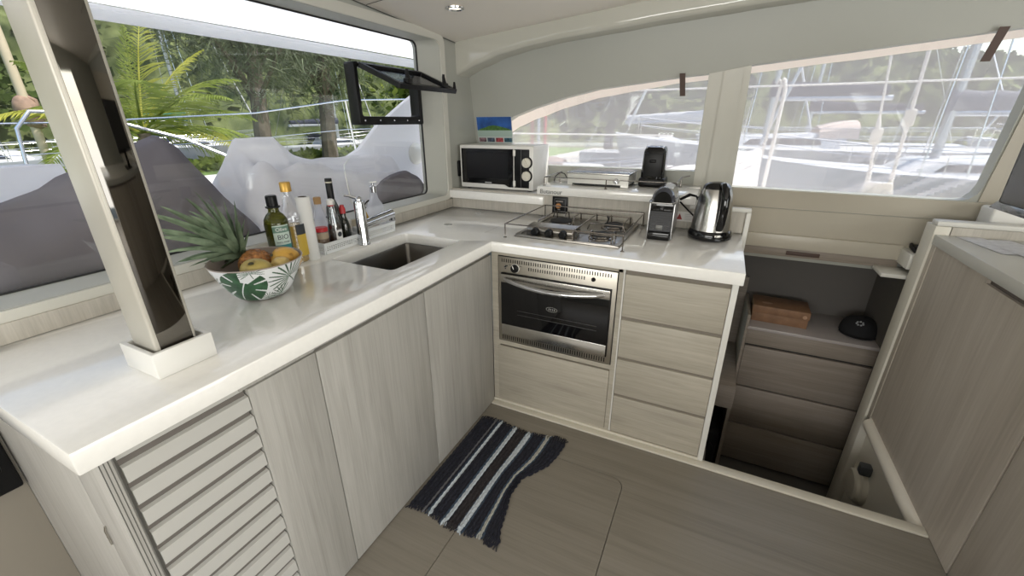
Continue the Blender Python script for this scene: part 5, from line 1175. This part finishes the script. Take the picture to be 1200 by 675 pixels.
# ------------------------------------------------------------------ boats
M['hull_white'] = mat('boat_white', (.62, .62, .62), .3); M['hull_blue'] = mat('boat_blue_grey', (.46, .49, .52), .35); M['hull_brown'] = mat('boat_brown', (.24, .17, .14), .5)
M['navy'] = mat('navy_canvas', (.03, .035, .06), .85); M['mast'] = mat('mast_grey', (.50, .52, .54), .35, .6); M['tinted'] = mat('tinted_window', (.02, .025, .03), .1)
M['grey_canvas'] = mat('slate_canvas', (.13, .135, .16), .85); M['pink_canvas'] = mat('faded_canvas', (.58, .47, .41), .85); M['white_canvas'] = mat('white_canvas', (.62, .62, .63), .8)
def boat(lab, x, y, L, rz, hullm='hull_white', cover='navy', mast=True, H=15.0, mast_u=.08, dodger='navy', group=None, fbk=.125, boom=.42):
    t = thing('sailboat' if mast else 'motor_launch', lab, 'boat', (x, y, WZ), rz, group)
    B = L * .15; fb = L * fbk
    def sheer(s): return fb * (1 + .28 * max(0, s) ** 2)
    def beam(s): return B * max(0.0, (1 - abs(s) ** 2.6 if s > 0 else 1 - .30 * s * s)) ** .8
    def hf(u, v):
        s = -1 + 2 * u; k = v * 2 - 1; sd = -1 if k < 0 else 1; k = abs(k); bm_ = beam(s); z = -.35 + (sheer(s) + .35) * k
        return (s * L / 2 + (.06 * L * k * max(0, s) if s > 0 else 0), sd * bm_ * (k ** .45 if k > 0 else 0), z)
    q = MB(); q.grid(hf, 33, 21); part(q, 'hull', hullm, t, world=False, ang=60)
    q = MB(); q.grid(lambda u, v: ((-1 + 2 * u) * L / 2 + .06 * L * max(0, -1 + 2 * u), (2 * v - 1) * beam(-1 + 2 * u), sheer(-1 + 2 * u) + .05 * (1 - (2 * v - 1) ** 2)), 30, 9); part(q, 'deck', 'hull_white', t, world=False)
    cab = [(-.10 * L, 0), (.22 * L, 0), (.17 * L, .034 * L), (-.08 * L, .045 * L)]
    q = MB(); q.prism(cab, lambda u, v, w: (u, w * (1 - .25 * v / (.045 * L)), fb * 1.0 + v), -B * .62, B * .62, .03); cb = part(q, 'cabin', 'hull_white', t, world=False)
    for sd in (-1, 1):
        q = MB(); q.prism([(-.05 * L, .012 * L), (.15 * L, .010 * L), (.13 * L, .026 * L), (-.045 * L, .032 * L)], lambda u, v, w: (u, sd * (B * .62 * (1 - .25 * v / (.045 * L)) + w), fb + v), -.03, .012); part(q, 'cabin_window', 'tinted', cb, world=False)
    q = MB(); q.grid(lambda u, v: (-.13 * L + .09 * L * u * (1 if v < 2 else 1), math.cos(PI * v) * B * .6 * (1 - .1 * u), fb + .03 * L + math.sin(PI * v) ** .5 * .048 * L * (1 - .35 * u * u)), 8, 14); part(q, 'spray_hood', dodger, t, world=False)
    for sd in (-1, 1):
        q = MB()
        for hgt in (.030 * L, .056 * L): q.tube([(s * L / 2, sd * beam(s) * .96, sheer(s) + hgt) for s in (-.95, -.6, -.2, .2, .55, .8, .95)],   .011, 6)
        for s in (-.95, -.7, -.45, -.2, .05, .3, .55, .8, .95): q.tube([(s * L / 2, sd * beam(s) * .96, sheer(s)), (s * L / 2, sd * beam(s) * .96, sheer(s) + .056 * L)], .012, 6)
        part(q, 'guard_rail', 'stainless', t, world=False)
    if mast:
        mx = mast_u * L
        q = MB(); q.tube([(mx, 0, fb), (mx - .02 * L, 0, H)], .11, 10, r_end=.07); ms = part(q, 'mast', 'mast', t, world=False)
        q = MB()
        for hh in (.42, .68): q.tube([(mx, -.07 * L, fb + H * hh * .9), (mx, .07 * L, fb + H * hh * .9)], .035, 6)
        part(q, 'spreaders', 'mast', ms, world=False)
        q = MB(); q.tube([(mx, 0, fb + .14 * L), (mx - boom * L, 0, fb + .135 * L)], .09, 10); part(q, 'boom', 'mast', t, world=False)
        q = MB(); q.grid(lambda u, v: (mx + .01 * L - boom * L * u, math.cos(2 * PI * v) * .16 * (1 - .5 * u), fb + .165 * L - .01 * L * u + math.sin(2 * PI * v) * .026 * L * (1 - .55 * u) * (1 + .06 * math.sin(u * 40))), 26, 14, cv=True); part(q, 'sail_cover', cover, t, world=False)
        q = MB(); top = (mx - .018 * L, 0, H * .985)
        for e in ((L * .52, 0, sheer(1)), (-L * .49, 0, sheer(-1)), (mx - .02 * L, B * .95, sheer(0)), (mx - .02 * L, -B * .95, sheer(0)), (mx + .06 * L, B * .9, sheer(.2)), (mx + .06 * L, -B * .9, sheer(.2))): q.tube([top, e], .02, 5)
        part(q, 'stays', 'stainless', t, world=False)
        q = MB(); a_, b2 = Vector(top), Vector((L * .515, 0, sheer(1) + .3)); q.tube([a_.lerp(b2, .08), a_.lerp(b2, .5), b2], .07, 8, radii=[.02, .04, .05]); part(q, 'furled_jib', 'white_canvas', t, world=False)
    return t
boat('white sloop with navy boom cover moored nearest outside the right window', 2.4, 20, 12.5, PI, 'hull_white', 'navy', H=16, mast_u=.09, dodger='pink_canvas', fbk=.142, boom=.29)
boat('sloop with thick grey boom cover and tall mast at the right of the right window', 6.6, 15.8, 11, PI, 'hull_white', 'grey_canvas', H=17, mast_u=.13, dodger='grey_canvas')
boat('white sloop behind the nearest one with its mast in mid window', 4.8, 31, 12, PI, 'hull_white', 'navy', H=17, mast_u=.06)
boat('blue-grey sloop with white boom cover seen behind the toaster', -1.9, 25, 11, 0.15, 'hull_blue', 'white_canvas', H=15, fbk=.11, mast_u=.12, dodger='white_canvas')
boat('brown open launch seen through the window behind the electric grill', -5.6, 17, 7, .2, 'hull_brown', mast=False, dodger='hull_brown')
boat('white sloop on the far right beyond the grey-covered one', 17.5, 30, 12, PI, 'hull_white', 'white_canvas', H=16)
boat('white sloop moored at the far left beyond the lawn', -27, 5.5, 11, 1.3, 'hull_white', 'white_canvas', H=15)
boat('white sloop moored beyond the lawn behind the palm', -32, 16, 11, 1.45, 'hull_white', mat('green_canvas', (.02, .14, .10), .85), H=16)
boat('white sloop moored beyond the lawn left of the casuarina trunk', -27, 24, 10, 1.6, 'hull_white', 'navy', H=14)
boat('white sloop seen small at the far left between the hill and the lawn', -44, 1.5, 12, 1.2, 'hull_white', 'navy', H=17)
for k, (x, m, lab) in enumerate(((-3.47, 'red', 'left of two red mooring posts seen above the microwave'), (-3.33, 'white', 'white mooring post between the two red ones'), (-3.20, 'red', 'right of two red mooring posts seen above the microwave'))):
    b = MB(); b.tube([(x, 8, WZ - .2), (x, 8, 2.3)], .028, 10); b.lathe([(.028, 0), (.04, .02), (.03, .06), (0, .07)], x, 8, 2.3, 10); solo(b, 'mooring_post', m, lab, 'post', (x, 8, WZ))

t = thing('flag_pole', 'beige pole with a brown bundle tied to it at the far left', 'pole', (-14, 4.3, -.5))
q = MB(); q.tube([(-14, 4.3, -.5), (-14, 4.3, 7)], .085, 12); part(q, 'pole', mat('beige_spar', (.50, .42, .30), .5), t)
q = MB(); q.sphere((-14, 4.3, 1.70), .22, .22, .36, M4=Matrix.Rotation(.2, 4, 'X')); q.tube([(-14, 4.3, 2.05), (-13.95, 4.45, 1.95), (-13.9, 4.42, 1.4)], .05, 8); part(q, 'bundle', mat('brown_canvas', (.26, .17, .12), .8, noise_amt=.3), t)

b = MB(); b.tube([(-1.95, 1.84, 1.255), (-1.875, 1.73, 1.235), (-1.805, 1.665, 1.205), (-1.765, 1.635, 1.13), (-1.74, 1.62, 1.02), (-1.725, 1.62, .95)], .0045, 8)
solo(b, 'cord', 'white', 'thin white cord hanging down over the white cover behind the vinegar bottle', 'cord', (-1.8, 1.66, .95))
